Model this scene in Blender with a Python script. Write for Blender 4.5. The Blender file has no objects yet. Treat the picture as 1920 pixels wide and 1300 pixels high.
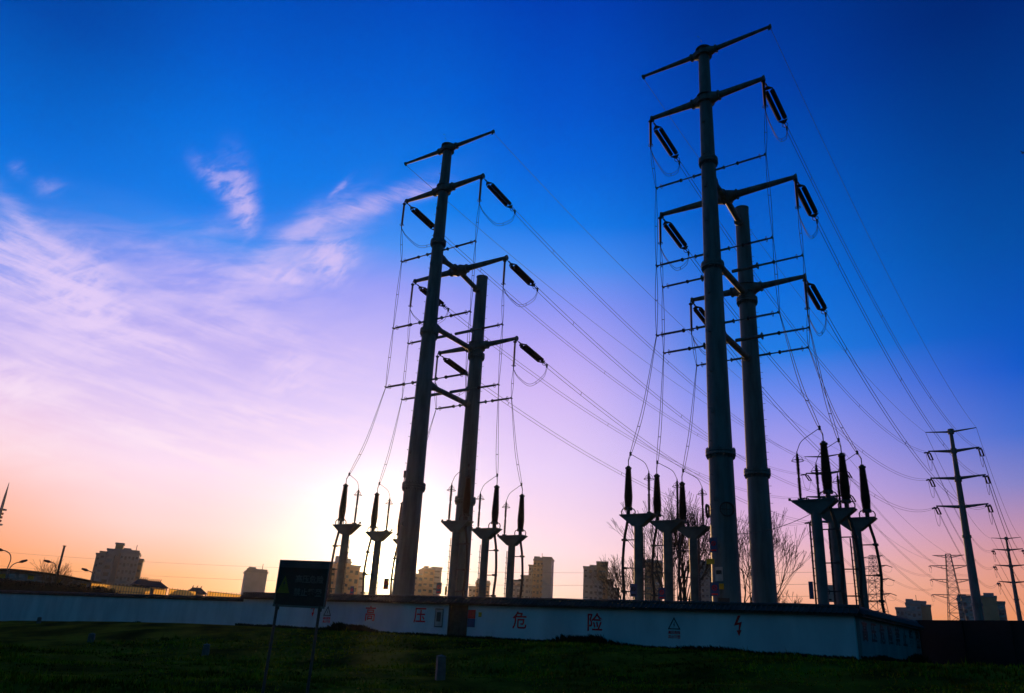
import bpy, bmesh, math, random
from mathutils import Vector, Matrix
random.seed(7)
SC = bpy.context.scene
COL = SC.collection
R = math.radians
PI = math.pi

# ------------------------------------------------------------------ camera
EYE = Vector((0, 0, 1.5))
PITCH, ROLL, FOC = R(21.0), R(3.371), 1452.7      # focal length in photo pixels (1920 wide)
_f = Vector((0, math.cos(PITCH), math.sin(PITCH)))
_u = Vector((0, -math.sin(PITCH), math.cos(PITCH)))
_r = Vector((1, 0, 0))
RT = _r * math.cos(ROLL) + _u * math.sin(ROLL)
UP = _u * math.cos(ROLL) - _r * math.sin(ROLL)
cam_d = bpy.data.cameras.new('camera')
cam = bpy.data.objects.new('camera', cam_d)
COL.objects.link(cam)
cam_d.sensor_width = 36; cam_d.lens = FOC / 1920 * 36
cam_d.clip_start = 0.1; cam_d.clip_end = 20000
M = Matrix((RT, UP, -_f)).transposed().to_4x4()
M.translation = EYE
cam.matrix_world = M
SC.camera = cam
SC.render.resolution_x = 1024; SC.render.resolution_y = 693


def ray(px, py):
    return RT * ((px - 960) / FOC) - UP * ((py - 650) / FOC) + _f


def at_z(px, py, z):
    d = ray(px, py); return EYE + d * ((z - EYE.z) / d.z)


def at_d(px, py, D):
    d = ray(px, py); return EYE + d * (D / math.hypot(d.x, d.y))


def az_el(px, py):
    d = ray(px, py).normalized(); return math.atan2(d.x, d.y), math.asin(d.z)


# ------------------------------------------------------------------ render look
SC.view_settings.view_transform = 'Standard'
SC.view_settings.look = 'None'
SC.view_settings.exposure = 0
SC.view_settings.gamma = 1
SC.view_settings.use_curve_mapping = False

# ------------------------------------------------------------------ sun
SUN_AZ, SUN_EL = az_el(722, 1050)
sun_d = bpy.data.lights.new('sun', 'SUN')
sun_d.energy = 2.4; sun_d.angle = R(0.53); sun_d.color = (1.0, 0.55, 0.22)
sun = bpy.data.objects.new('sun', sun_d); COL.objects.link(sun)
SDIR = Vector((math.sin(SUN_AZ) * math.cos(SUN_EL), math.cos(SUN_AZ) * math.cos(SUN_EL), math.sin(SUN_EL)))
sun.rotation_euler = SDIR.to_track_quat('Z', 'Y').to_euler()

# ------------------------------------------------------------------ world: dusk sky by azimuth and elevation
def lin(c):
    return tuple(((v / 255) / 12.92 if v / 255 <= .04045 else ((v / 255 + .055) / 1.055) ** 2.4) for v in c)


world = bpy.data.worlds.new('World'); SC.world = world; world.use_nodes = True
nt = world.node_tree; nt.nodes.clear()
class NG:
    def __init__(s, nt): s.nt = nt
    def n(s, t, **k):
        x = s.nt.nodes.new(t)
        for a, b in k.items(): setattr(x, a, b)
        return x
    def set(s, sock, v):
        if isinstance(v, bpy.types.NodeSocket): s.nt.links.new(v, sock)
        else: sock.default_value = v
    def m(s, op, a, b=None, c=None, clamp=False):
        x = s.n('ShaderNodeMath', operation=op); x.use_clamp = clamp
        s.set(x.inputs[0], a)
        if b is not None: s.set(x.inputs[1], b)
        if c is not None: s.set(x.inputs[2], c)
        return x.outputs[0]
    def mix(s, fac, a, b, mode='MIX'):
        x = s.n('ShaderNodeMix', data_type='RGBA', blend_type=mode)
        s.set(x.inputs[0], fac); s.set(x.inputs[6], a); s.set(x.inputs[7], b)
        return x.outputs[2]
    def ramp(s, fac, stops, interp='LINEAR'):
        x = s.n('ShaderNodeValToRGB'); x.color_ramp.interpolation = interp
        e = x.color_ramp.elements
        while len(e) > 1: e.remove(e[-1])
        e[0].position = stops[0][0]; e[0].color = (*stops[0][1], 1)
        for p, c in stops[1:]:
            q = e.new(p); q.color = (*c, 1)
        s.set(x.inputs[0], fac)
        return x.outputs[0]
    def smooth(s, v, a, b):
        x = s.n('ShaderNodeMapRange', interpolation_type='SMOOTHSTEP')
        s.set(x.inputs[0], v); x.inputs[1].default_value = a; x.inputs[2].default_value = b
        return x.outputs[0]
    def noise(s, vec, scale, detail=4, rough=.5, dist=0, lac=2):
        x = s.n('ShaderNodeTexNoise'); s.set(x.inputs['Vector'], vec)
        x.inputs['Scale'].default_value = scale; x.inputs['Detail'].default_value = detail
        x.inputs['Roughness'].default_value = rough; x.inputs['Distortion'].default_value = dist
        x.inputs['Lacunarity'].default_value = lac
        return x.outputs['Fac']


W = NG(nt)
tc = W.n('ShaderNodeTexCoord')
sep = W.n('ShaderNodeSeparateXYZ'); nt.links.new(tc.outputs['Generated'], sep.inputs[0])
X, Y, Z = sep.outputs
el = W.m('MULTIPLY', W.m('ARCSINE', Z), 180 / PI)
az = W.m('MULTIPLY', W.m('ARCTAN2', X, Y), 180 / PI)
SKY = [  # azimuth, [(elevation, sRGB)]
    (-38, [(0, (232, 128, 58)), (3, (252, 152, 84)), (6, (255, 176, 138)), (9, (255, 204, 204)), (12, (238, 202, 232)), (15, (205, 185, 240)), (18, (160, 158, 240)), (21, (95, 140, 240)), (23.5, (15, 129, 233)), (28, (0, 109, 218)), (36, (0, 72, 172)), (48, (0, 43, 118)), (90, (0, 30, 90))]),
    (-23, [(0, (255, 148, 66)), (3, (255, 176, 122)), (6, (255, 212, 208)), (10, (250, 222, 244)), (15, (212, 193, 246)), (19, (178, 168, 242)), (23, (135, 150, 244)), (25.5, (60, 141, 242)), (27.5, (8, 125, 236)), (32, (0, 115, 228)), (38, (0, 90, 206)), (44, (0, 68, 178)), (50, (0, 53, 148)), (90, (0, 30, 90))]),
    (-9, [(0, (255, 178, 92)), (2, (255, 214, 160)), (4.5, (255, 240, 228)), (9, (252, 240, 252)), (14, (230, 212, 252)), (20, (198, 184, 248)), (24.5, (150, 156, 246)), (27.5, (70, 145, 244)), (30.5, (5, 125, 236)), (38, (0, 96, 213)), (45, (0, 70, 188)), (55, (0, 53, 148)), (90, (0, 30, 90))]),
    (3, [(0, (255, 180, 120)), (3, (255, 212, 190)), (6.5, (250, 218, 230)), (12, (228, 206, 248)), (18, (205, 182, 245)), (21, (180, 166, 244)), (24, (140, 150, 244)), (27, (75, 143, 242)), (30, (5, 121, 234)), (34, (0, 100, 220)), (38, (0, 84, 206)), (45, (0, 62, 180)), (55, (0, 48, 138)), (90, (0, 30, 90))]),
    (19, [(0, (248, 150, 90)), (2.5, (250, 168, 120)), (5, (246, 185, 165)), (8, (228, 182, 212)), (11, (200, 168, 228)), (14, (165, 155, 234)), (17.5, (110, 138, 238)), (20.5, (25, 123, 228)), (25, (2, 108, 220)), (31, (0, 89, 198)), (38, (0, 64, 170)), (45, (0, 48, 143)), (60, (0, 43, 108)), (90, (0, 30, 90))]),
    (37, [(0, (225, 125, 60)), (3, (234, 146, 92)), (6, (222, 148, 132)), (8.5, (185, 140, 172)), (11, (125, 128, 198)), (14, (60, 108, 208)), (18, (2, 88, 202)), (26, (0, 77, 168)), (33, (0, 59, 144)), (40, (0, 40, 118)), (50, (0, 36, 98)), (90, (0, 28, 85))]),
    (95, [(0, (22, 62, 76)), (10, (10, 70, 100)), (30, (2, 77, 106)), (60, (0, 56, 93)), (90, (0, 28, 85))]),
]
ramps = []
for a0, st in SKY:
    ramps.append((a0, W.ramp(W.m('DIVIDE', el, 90, clamp=True), [(e / 90, lin(c)) for e, c in st])))
col = ramps[0][1]
for (a0, c0), (a1, c1) in zip(ramps, ramps[1:]):
    col = W.mix(W.smooth(az, a0, a1), col, c1)
# left of the view, turn towards the same dim rear sky
col = W.mix(W.smooth(az, -45, -95), col, ramps[-1][1])
# cirrus clouds: soft patches in azimuth / elevation filled with wind drawn fibres
def deg(px, py):
    a, e = az_el(px, py); return math.degrees(a), math.degrees(e)
comb = W.n('ShaderNodeCombineXYZ')
W.set(comb.inputs[0], az); W.set(comb.inputs[1], el)
cvec = comb.outputs[0]
def mapped(rot, sx, sy):
    r = W.n('ShaderNodeMapping'); W.set(r.inputs[0], cvec)
    r.inputs['Rotation'].default_value = (0, 0, rot)
    q = W.n('ShaderNodeMapping'); W.set(q.inputs[0], r.outputs[0])
    q.inputs['Scale'].default_value = (sx, sy, 1)
    return q.outputs[0]
fib = W.noise(mapped(R(-14), .20, .85), 1.0, 10, .62, .35)
fib2 = W.noise(mapped(R(8), .16, 1.1), 1.0, 10, .62, .3)
fine = W.noise(mapped(R(-38), .55, 1.3), 1.0, 8, .62, .4)
blobs = [  # px, py, half width deg, half height deg, tilt, strength, which noise
    (60, 480, 4.2, 1.4, -4, 1.5, 1), (95, 540, 4.4, 1.7, -10, 2.0, 1), (150, 540, 2.4, 1.8, -25, 1.8, 2), (60, 595, 5, 1.0, -5, .5, 0), (170, 575, 2.6, .8, -20, .8, 2), (235, 640, 4.0, .6, -4, 1.15, 1), (300, 638, 2.4, .35, -8, 1.1, 1), (180, 620, 3, .5, -15, .7, 0),
    (40, 415, 2.6, .35, -30, .7, 1), (80, 440, 3.0, .5, -30, .6, 0), (300, 465, 7, .9, 5, .3, 0),
    (405, 335, 1.5, .6, -25, .8, 2), (448, 360, .9, 1.9, 25, 1.2, 2), (460, 392, .6, 1.3, 18, 1.4, 2), (425, 425, 3.0, .7, 15, .3, 0),
    (550, 445, 2.8, .8, 52, .75, 0), (600, 410, 3.0, .7, 42, .8, 0), (690, 388, 4.2, .6, 27, 1.5, 1), (780, 364, 2.4, .4, 20, 1.3, 1), (635, 355, .9, .2, 50, .9, 2), (640, 430, 3.5, 1.0, 30, .3, 0),
    (618, 488, 1.5, 1.3, 20, 2.2, 2), (622, 480, .9, .8, 10, 1.0, 0), (590, 470, 3.0, 1.2, 10, .6, 0), (510, 515, 2.6, .55, 8, 1.9, 1), (535, 508, 1.2, .3, 35, 1.5, 2), (545, 522, 1.0, .35, 0, 1.5, 2), (450, 545, 5, 1.8, 14, .7, 0),
    (350, 530, 5, 1.6, 15, .3, 0), (380, 600, 6, 1.2, 4, .45, 1), (120, 660, 6, 1.6, 0, .6, 1), (530, 640, 6, 1.6, -8, .5, 1), (545, 705, 1.8, 1.4, 20, .9, 2), (470, 780, 6, .6, 0, 1.0, 1), (600, 790, 4, .5, 0, .8, 1),
    (5, 725, 2.0, 1.2, 15, 2.0, 2), (120, 740, 5, .5, 5, .6, 1), (250, 800, 7, .4, -12, .8, 1), (350, 850, 8, .4, -12, .8, 1), (20, 830, 4, 1.6, -10, .8, 0), (200, 900, 8, .6, -6, .5, 1), (560, 870, 7, .6, -5, .8, 1),
    (300, 580, 15, 4, 6, .22, 0), (330, 740, 16, 4.5, -4, .5, 1), (280, 860, 14, 3, -6, .4, 1),
    (32, 318, .4, .4, -40, .28, 2), (92, 352, .8, .5, 20, .26, 2)]
NZ = (W.smooth(fib, .34, .70), W.smooth(fib2, .36, .70), W.smooth(fine, .33, .70))
tot = None
for px, py, hw, hh, tilt, st, wn in blobs:
    a0, e0 = deg(px, py); c, s = math.cos(R(tilt)), math.sin(R(tilt))
    dx = W.m('SUBTRACT', az, a0); dy = W.m('SUBTRACT', el, e0)
    p = W.m('DIVIDE', W.m('ADD', W.m('MULTIPLY', dx, c), W.m('MULTIPLY', dy, s)), hw)
    q = W.m('DIVIDE', W.m('SUBTRACT', W.m('MULTIPLY', dy, c), W.m('MULTIPLY', dx, s)), hh)
    d2 = W.m('ADD', W.m('MULTIPLY', p, p), W.m('MULTIPLY', q, q))
    g = W.m('MULTIPLY', W.m('POWER', 2.718, W.m('MULTIPLY', d2, -1)), st)
    nz = NZ[wn]
    g = W.m('MULTIPLY', g, W.m('ADD', W.m('MULTIPLY', nz, .95), .12))
    tot = g if tot is None else W.m('ADD', tot, g)
tot = W.m('MULTIPLY', tot, W.m('ADD', W.m('MULTIPLY', W.smooth(fine, .3, .7), .3), .7))
cloudc = W.ramp(W.m('DIVIDE', el, 90, clamp=True), [(6 / 90, lin((255, 222, 214))), (11 / 90, lin((255, 232, 246))), (17 / 90, lin((240, 216, 250))), (24 / 90, lin((224, 202, 248))), (32 / 90, lin((196, 180, 240)))])
col = W.mix(W.m('MULTIPLY', W.m('SUBTRACT', 1.0, W.m('POWER', 2.718, W.m('MULTIPLY', tot, -1.25))), .88), col, cloudc)
# glow round the sun
dot = W.n('ShaderNodeVectorMath', operation='DOT_PRODUCT')
nt.links.new(tc.outputs['Generated'], dot.inputs[0]); dot.inputs[1].default_value = SDIR
ang = W.m('MULTIPLY', W.m('ARCCOSINE', W.m('MINIMUM', dot.outputs['Value'], 1.0)), 180 / PI)
def gl(sig, k):
    t = W.m('DIVIDE', ang, sig); return W.m('MULTIPLY', W.m('POWER', 2.718, W.m('MULTIPLY', W.m('MULTIPLY', t, t), -1)), k)
glow = W.mix(1.0, col, W.mix(gl(4.9, 1.0), (0, 0, 0, 1), (.75, .60, .30, 1)), 'ADD')
glow = W.mix(1.0, glow, W.mix(gl(1.6, 1.0), (0, 0, 0, 1), (6, 5, 3, 1)), 'ADD')
bg = W.n('ShaderNodeBackground'); W.set(bg.inputs[0], glow); bg.inputs[1].default_value = 1.0
out = W.n('ShaderNodeOutputWorld'); nt.links.new(bg.outputs[0], out.inputs[0])

# ------------------------------------------------------------------ materials
def mat(name, c, rough=.6, metal=0, var=.25, scale=3, bump=0, bscale=20, spec=.4, c2=None, emit=None, transm=0, stretch=None):
    m = bpy.data.materials.new(name); m.use_nodes = True
    g = NG(m.node_tree); b = m.node_tree.nodes['Principled BSDF']
    t = g.n('ShaderNodeTexCoord').outputs['Object']
    if stretch:
        mp = g.n('ShaderNodeMapping'); g.set(mp.inputs[0], t); mp.inputs['Scale'].default_value = stretch; t = mp.outputs[0]
    nz = g.noise(t, scale, 6, .6)
    ca = (*[v * (1 - var) for v in c], 1); cb = (*[min(1, v * (1 + var)) for v in c], 1)
    if c2: cb = (*c2, 1)
    g.set(b.inputs['Base Color'], g.mix(g.smooth(nz, .3, .7), ca, cb))
    b.inputs['Metallic'].default_value = metal
    b.inputs['Specular IOR Level'].default_value = spec
    g.set(b.inputs['Roughness'], g.m('MULTIPLY_ADD', nz, .2, rough - .1))
    if bump:
        bn = g.n('ShaderNodeBump'); bn.inputs['Strength'].default_value = bump; bn.inputs['Distance'].default_value = .05
        g.set(bn.inputs['Height'], g.noise(t, bscale, 5, .6)); g.set(b.inputs['Normal'], bn.outputs[0])
    if transm:
        b.inputs['Transmission Weight'].default_value = transm
    return m


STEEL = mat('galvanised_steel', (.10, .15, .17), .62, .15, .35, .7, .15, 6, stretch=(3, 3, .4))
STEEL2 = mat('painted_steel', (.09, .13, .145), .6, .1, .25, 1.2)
DARK = mat('dark_fitting', (.06, .06, .06), .6, .3)
WIRE = mat('aluminium_conductor', (.13, .13, .14), .7, .2)
PORC = mat('brown_porcelain', (.035, .022, .018), .65, 0, .3, 4, spec=.15)
RUBB = mat('silicone_rubber', (.05, .035, .035), .6)
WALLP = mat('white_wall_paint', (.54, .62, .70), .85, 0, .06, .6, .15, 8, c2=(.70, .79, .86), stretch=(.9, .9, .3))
SIDEP = mat('shaded_white_wall_paint', (.24, .25, .27), .9, 0, .2, .8, .15, 8, stretch=(1.6, 1.6, .3))  # wall white darkened to grey: shade of the side face put into the colour
FADED = mat('faded_red_paint', (.82, .02, .025), .7, 0, .35, 5)
DIML = mat('weathered_white_lettering', (.15, .15, .16), .8)
DIMY = mat('weathered_yellow', (.22, .17, .015), .7)
CAPM = mat('grey_roof_tile', (.05, .05, .05), .8, 0, .4, 2, .3, 12)
REDP = mat('red_paint', (.85, .02, .02), .6, 0, .2, 6)
BLKP = mat('black_paint', (.02, .02, .02), .6)
CABLE = mat('black_cable', (.035, .03, .03), .6)
YEL = mat('yellow_plate', (.75, .42, .02), .5)
BLUEP = mat('blue_plate', (.05, .08, .20), .5)
WHT = mat('white_plate', (.4, .4, .4), .6)
DOORM = mat('rusted_steel_door', (.06, .05, .045), .7, .2, .4, 3)
SIGNM = mat('dark_green_board', (.018, .022, .026), .7)
SIGNB = mat('grey_board_band', (.075, .075, .095), .7)
CONC = mat('concrete', (.11, .11, .115), .9, 0, .25, 5, .3, 20)
BARK = mat('dark_bark', (.06, .045, .035), .9, 0, .4, 6)
TWIG = mat('pale_twig', (.22, .14, .06), .9, 0, .3, 6)
FACA = mat('pale_render', (.44, .44, .46), .9, 0, .12, .2)
FACB = mat('ochre_render', (.50, .32, .19), .9, 0, .15, .2)
FACC = mat('grey_render', (.36, .37, .39), .9, 0, .12, .2)
GLASS = mat('window_glass', (.05, .06, .08), .15, 0, .3, .2, spec=.8)
GLASSB = mat('bright_window_glass', (.3, .32, .36), .12, .6, .3, .2, spec=.8)
HEDGE = mat('hedge_leaf', (.03, .035, .015), .9, 0, .5, 3)
GRASSM = mat('grass_blade', (.06, .07, .006), 1, 0, .6, .5, c2=(.36, .28, .012), spec=.0)
WEEDM = mat('dark_weed', (.02, .022, .012), .9, spec=.1)
GROUND = mat('earth_and_turf', (.045, .05, .010), 1, 0, .5, .35, .9, 3.5, spec=.0, c2=(.17, .145, .014))
ROADR = mat('dark_metal_fence', (.012, .012, .014), .7)
# translucent yellow fencing sheet
YF = bpy.data.materials.new('translucent_yellow_sheet'); YF.use_nodes = True
g = NG(YF.node_tree); YF.node_tree.nodes.remove(YF.node_tree.nodes['Principled BSDF'])
tr = g.n('ShaderNodeBsdfTranslucent'); tr.inputs[0].default_value = (.95, .62, .10, 1)
di = g.n('ShaderNodeBsdfDiffuse')
tcn = g.n('ShaderNodeTexCoord').outputs['Object']
g.set(tr.inputs[0], g.mix(g.noise(tcn, .8, 4), (.95, .42, .03, 1), (1, .8, .2, 1)))
di.inputs[0].default_value = (.7, .4, .1, 1)
mx = g.n('ShaderNodeMixShader'); mx.inputs[0].default_value = .1
g.nt.links.new(tr.outputs[0], mx.inputs[1]); g.nt.links.new(di.outputs[0], mx.inputs[2])
g.nt.links.new(mx.outputs[0], YF.node_tree.nodes['Material Output'].inputs[0])


# ------------------------------------------------------------------ mesh helpers
class MB:
    def __init__(s): s.v = []; s.f = []
    def ring(s, c, a, b, r, n, r2=None):
        r2 = r if r2 is None else r2
        i = len(s.v)
        for k in range(n):
            t = 2 * PI * k / n; s.v.append(tuple(c + a * (r * math.cos(t)) + b * (r2 * math.sin(t))))
        return i
    def frame(s, d):
        d = d.normalized(); h = Vector((0, 0, 1)) if abs(d.z) < .9 else Vector((1, 0, 0))
        a = d.cross(h).normalized(); return a, a.cross(d).normalized()
    def tube(s, pts, rad, n=8, caps=True, closed=False):
        pts = [Vector(p) for p in pts]; m = len(pts)
        if not isinstance(rad, (list, tuple)): rad = [rad] * m
        ids = []
        pa = None
        for k, p in enumerate(pts):
            if closed: d = pts[(k + 1) % m] - pts[k - 1]
            else: d = pts[min(k + 1, m - 1)] - pts[max(k - 1, 0)]
            if pa is None: a, b = s.frame(d)
            else:
                dn = d.normalized(); a = pa - dn * pa.dot(dn)
                a = a.normalized() if a.length > 1e-6 else s.frame(d)[0]
                b = a.cross(dn).normalized()
            pa = a
            ids.append(s.ring(p, a, b, rad[k], n))
        rng = range(m) if closed else range(m - 1)
        for k in rng:
            i, j = ids[k], ids[(k + 1) % m]
            for q in range(n):
                s.f.append((i + q, i + (q + 1) % n, j + (q + 1) % n, j + q))
        if caps and not closed:
            s.f.append(tuple(ids[0] + q for q in reversed(range(n)))); s.f.append(tuple(ids[-1] + q for q in range(n)))
        return s
    def box(s, c, sz, rot=None):
        c = Vector(c); i = len(s.v)
        for dx in (-.5, .5):
            for dy in (-.5, .5):
                for dz in (-.5, .5):
                    p = Vector((dx * sz[0], dy * sz[1], dz * sz[2]))
                    if rot is not None: p = rot @ p
                    s.v.append(tuple(c + p))
        for f in ((0, 1, 3, 2), (4, 6, 7, 5), (0, 4, 5, 1), (2, 3, 7, 6), (0, 2, 6, 4), (1, 5, 7, 3)): s.f.append(tuple(i + q for q in f))
        return s
    def prism(s, poly, y0, y1):            # poly in xz, extruded along y
        i = len(s.v); n = len(poly)
        for yy in (y0, y1):
            for x, z in poly: s.v.append((x, yy, z))
        s.f.append(tuple(i + q for q in range(n))); s.f.append(tuple(i + n + q for q in reversed(range(n))))
        for q in range(n): s.f.append((i + (q + 1) % n, i + q, i + n + q, i + n + (q + 1) % n))
        return s
    def torus(s, c, axis, Rr, r, n=20, m=6):
        a, b = s.frame(Vector(axis)); c = Vector(c)
        return s.tube([c + a * Rr * math.cos(2 * PI * k / n) + b * Rr * math.sin(2 * PI * k / n) for k in range(n)], r, m, closed=True)
    def build(s, name, m, parent=None, smooth=False):
        me = bpy.data.meshes.new(name); me.from_pydata(s.v, [], s.f); me.update()
        if smooth:
            me.polygons.foreach_set('use_smooth', [True] * len(me.polygons))
            try: me.set_sharp_from_angle(angle=R(40))
            except Exception: pass
        me.materials.append(m)
        o = bpy.data.objects.new(name, me); COL.objects.link(o)
        if parent: o.parent = parent
        return o


def tag(o, label=None, cat=None, group=None, kind=None):
    if label: o['label'] = label
    if cat: o['category'] = cat
    if group: o['group'] = group
    if kind: o['kind'] = kind
    return o


def thing(name, loc, rz, label, cat, group=None):
    o = bpy.data.objects.new(name, None); COL.objects.link(o); o.empty_display_size = .3
    o.location = loc; o.rotation_euler = (0, 0, rz)
    return tag(o, label, cat, group)


KIDS = {}
def copy_tree(o, parent=None):
    c = o.copy(); COL.objects.link(c)
    if parent is not None: c.parent = parent
    for ch in list(o.children): copy_tree(ch, c)
    return c


def relabel(o, label, group=None):
    o['label'] = label
    if group: o['group'] = group
    return o


def text_mesh(s, size, depth=.004, bold=0.0):
    cu = bpy.data.curves.new('lettering', 'FONT'); cu.body = s; cu.size = size; cu.extrude = depth; cu.offset = bold
    cu.align_x = 'CENTER'; cu.align_y = 'CENTER'; cu.resolution_u = 3
    to = bpy.data.objects.new('tmp', cu); COL.objects.link(to)
    dg = bpy.context.evaluated_depsgraph_get(); me = bpy.data.meshes.new_from_object(to.evaluated_get(dg))
    bpy.data.objects.remove(to); return me


def lettering(s, size, m, parent, loc, rot, name='lettering', bold=0.0, label=None):
    me = text_mesh(s, size, bold=bold); me.materials.clear(); me.materials.append(m)
    o = bpy.data.objects.new(name, me); COL.objects.link(o); o.parent = parent
    o.location = loc; o.rotation_euler = rot
    if label: o['label'] = label
    return o


# ------------------------------------------------------------------ ground
SITE = 1.7
WTOP = 3.9
WC = Vector((15.73, 35.74)); WE = Vector((-17.99, 58.65))      # main wall, right corner and left end
WD = (WE - WC).normalized(); WN = Vector((WD.y, -WD.x))         # WN points away from the camera
if WN.dot(WC) < 0: WN = -WN
WLEN = (WE - WC).length


def sst(x, a, b):
    t = max(0, min(1, (x - a) / (b - a))); return t * t * (3 - 2 * t)


def gz(x, y):
    p = Vector((x, y)); d = (p - WC).dot(WN); t = (p - WC).dot(WD)
    r = math.hypot(x, y)
    top = SITE - 1.25 * sst(t, WLEN - 4, WLEN + 55)            # the site falls away towards the left
    z = top * sst(d, -17, -0.6) if t > -2 else top * sst(d + (-2 - t) * .4, -17, -.6)
    b = (.07 * math.sin(x * .35 + y * .9) + .06 * math.sin(y * 1.5 - x * .3) + .03 * math.sin(x * 1.1 + y * 2.3 + 1)) * sst(-d, 0.5, 6)
    return z + b - .0


gv, gf = [], []
xs = [-1500, -1100, -700, -400, -250, -150] + [-100 + i * 1.6 for i in range(126)] + [150, 250, 400, 700, 1100, 1500]
ys = [-300, -200, -100, -30, -8] + [i * .7 for i in range(72)] + [50.4 + i * 1.3 for i in range(52)] + [140, 170, 220, 320, 500, 700, 1000, 1500]
for y in ys:
    for x in xs: gv.append((x, y, gz(x, y)))
nx = len(xs)
for j in range(len(ys) - 1):
    for i in range(nx - 1):
        a = j * nx + i; gf.append((a, a + 1, a + nx + 1, a + nx))
G = MB(); G.v = gv; G.f = gf
tag(G.build('ground', GROUND, smooth=True), kind='structure')

# grass blades, denser near the camera
gb = MB(); rg = random.Random(3)
cnt = 0
while cnt < 42000:
    a = R(rg.uniform(-38, 40)); r = 11 + 40 * rg.random() ** 1.5
    x, y = r * math.sin(a), r * math.cos(a)
    d = (Vector((x, y)) - WC).dot(WN)
    if d > -.2: continue
    patch = math.sin(x * .55 + 1.3 * math.sin(y * .4)) + math.sin(y * .8 + x * .2)
    h = rg.uniform(.05, .12) * (1 + .35 * patch)
    if rg.random() < .05: h *= 2.0
    z = gz(x, y) - .02
    for k in range(3):
        t = rg.uniform(0, 2 * PI); w = .012 + .0007 * r; lean = rg.uniform(.2, .9) * h
        bx, by = x + rg.uniform(-.1, .1), y + rg.uniform(-.1, .1)
        i = len(gb.v); hh = h * rg.uniform(.6, 1.3)
        gb.v += [(bx - w * math.cos(t), by - w * math.sin(t), z), (bx + w * math.cos(t), by + w * math.sin(t), z),
                 (bx + lean * math.sin(t), by - lean * math.cos(t), z + hh)]
        gb.f.append((i, i + 1, i + 2))
    cnt += 1
tag(gb.build('grass', GRASSM), 'short rough dark grass of the meadow in front of the wall', 'grass', kind='stuff')

# ------------------------------------------------------------------ site wall
def cap_profile(w, h, z0):
    return [(-w, z0), (-w * .95, z0 - .06), (0, z0 - .06 + .0), (w * .95, z0 - .06), (w, z0), (.10, z0 + h), (.07, z0 + h + .07), (-.07, z0 + h + .07), (-.10, z0 + h)]


def wall_thing(p0, p1, z0a, z0b, ztop, label, name='site_wall', cap=True, body_mat=None, th=.28, capw=.42, caph=.30, group=None, gap=None):
    """wall from p0 to p1 (2-D), base heights z0a..z0b, top at ztop; local x runs along the wall, local y away"""
    d = (p1 - p0); L = d.length; rz = math.atan2(d.y, d.x)
    t = thing(name, (p0.x, p0.y, 0), rz, label, 'wall', group)
    bt = ztop - (caph + .12 if cap else 0)
    m = MB()
    def seg(xa, xb):
        n = max(1, int((xb - xa) / 6))
        for k in range(n):
            xs0, xs1 = xa + (xb - xa) * k / n, xa + (xb - xa) * (k + 1) / n
            za = z0a + (z0b - z0a) * xs0 / L - .3; zb = z0a + (z0b - z0a) * xs1 / L - .3
            i = len(m.v)
            for yy in (-th / 2, th / 2):
                m.v.extend([(xs0, yy, za), (xs1, yy, zb), (xs1, yy, bt), (xs0, yy, bt)])
            m.f.extend([(i, i + 1, i + 2, i + 3), (i + 7, i + 6, i + 5, i + 4)])
            if k == 0: m.f.append((i, i + 3, i + 7, i + 4))
            if k == n - 1: m.f.append((i + 1, i + 5, i + 6, i + 2))
        i = len(m.v); m.v.extend([(xa, -th / 2, bt + .002), (xb, -th / 2, bt + .002), (xb, th / 2, bt + .002), (xa, th / 2, bt + .002)]); m.f.append((i, i + 1, i + 2, i + 3))
    if gap: seg(0, gap[0]); seg(gap[1], L)
    else: seg(0, L)
    m.build('wall_panel', body_mat or WALLP, t)
    if cap:
        c = MB(); ze = ztop - caph
        # boarding under the eaves, two tiled slopes as rows of round ribs, ridge roll
        c.box((L / 2, 0, ze - .07), (L + .3, capw * 1.7, .10))
        for sgn in (-1, 1):
            i = len(c.v)
            c.v.extend([(-.2, sgn * capw, ze - .015), (L + .2, sgn * capw, ze - .015), (L + .2, sgn * .08, ze + caph - .08), (-.2, sgn * .08, ze + caph - .08)])
            c.f.append((i, i + 1, i + 2, i + 3) if sgn < 0 else (i + 3, i + 2, i + 1, i))
        i = len(c.v)
        c.v.extend([(-.2, -capw, ze - .015), (-.2, capw, ze - .015), (-.2, 0, ze + caph - .05), (L + .2, -capw, ze - .015), (L + .2, capw, ze - .015), (L + .2, 0, ze + caph - .05)])
        c.f.extend([(i + 2, i + 1, i), (i + 3, i + 4, i + 5)])
        k = 0
        while k * .24 < L:
            x = .05 + k * .24
            c.tube([(x, -capw - .02, ze - .02), (x, -.07, ze + caph - .06)], .045, 5)
            if k * .24 % .48 < .3: c.tube([(x, capw + .02, ze - .02), (x, .07, ze + caph - .06)], .045, 4)
            k += 1
        rid = [(-.25 + (L + .5) * q / 30, 0, ze + caph - .03 + .012 * math.sin(q * 2.1)) for q in range(31)]
        c.tube(rid, .10, 8)
        c.build('tiled_coping', CAPM, t)
    return t, L, rz


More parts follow.
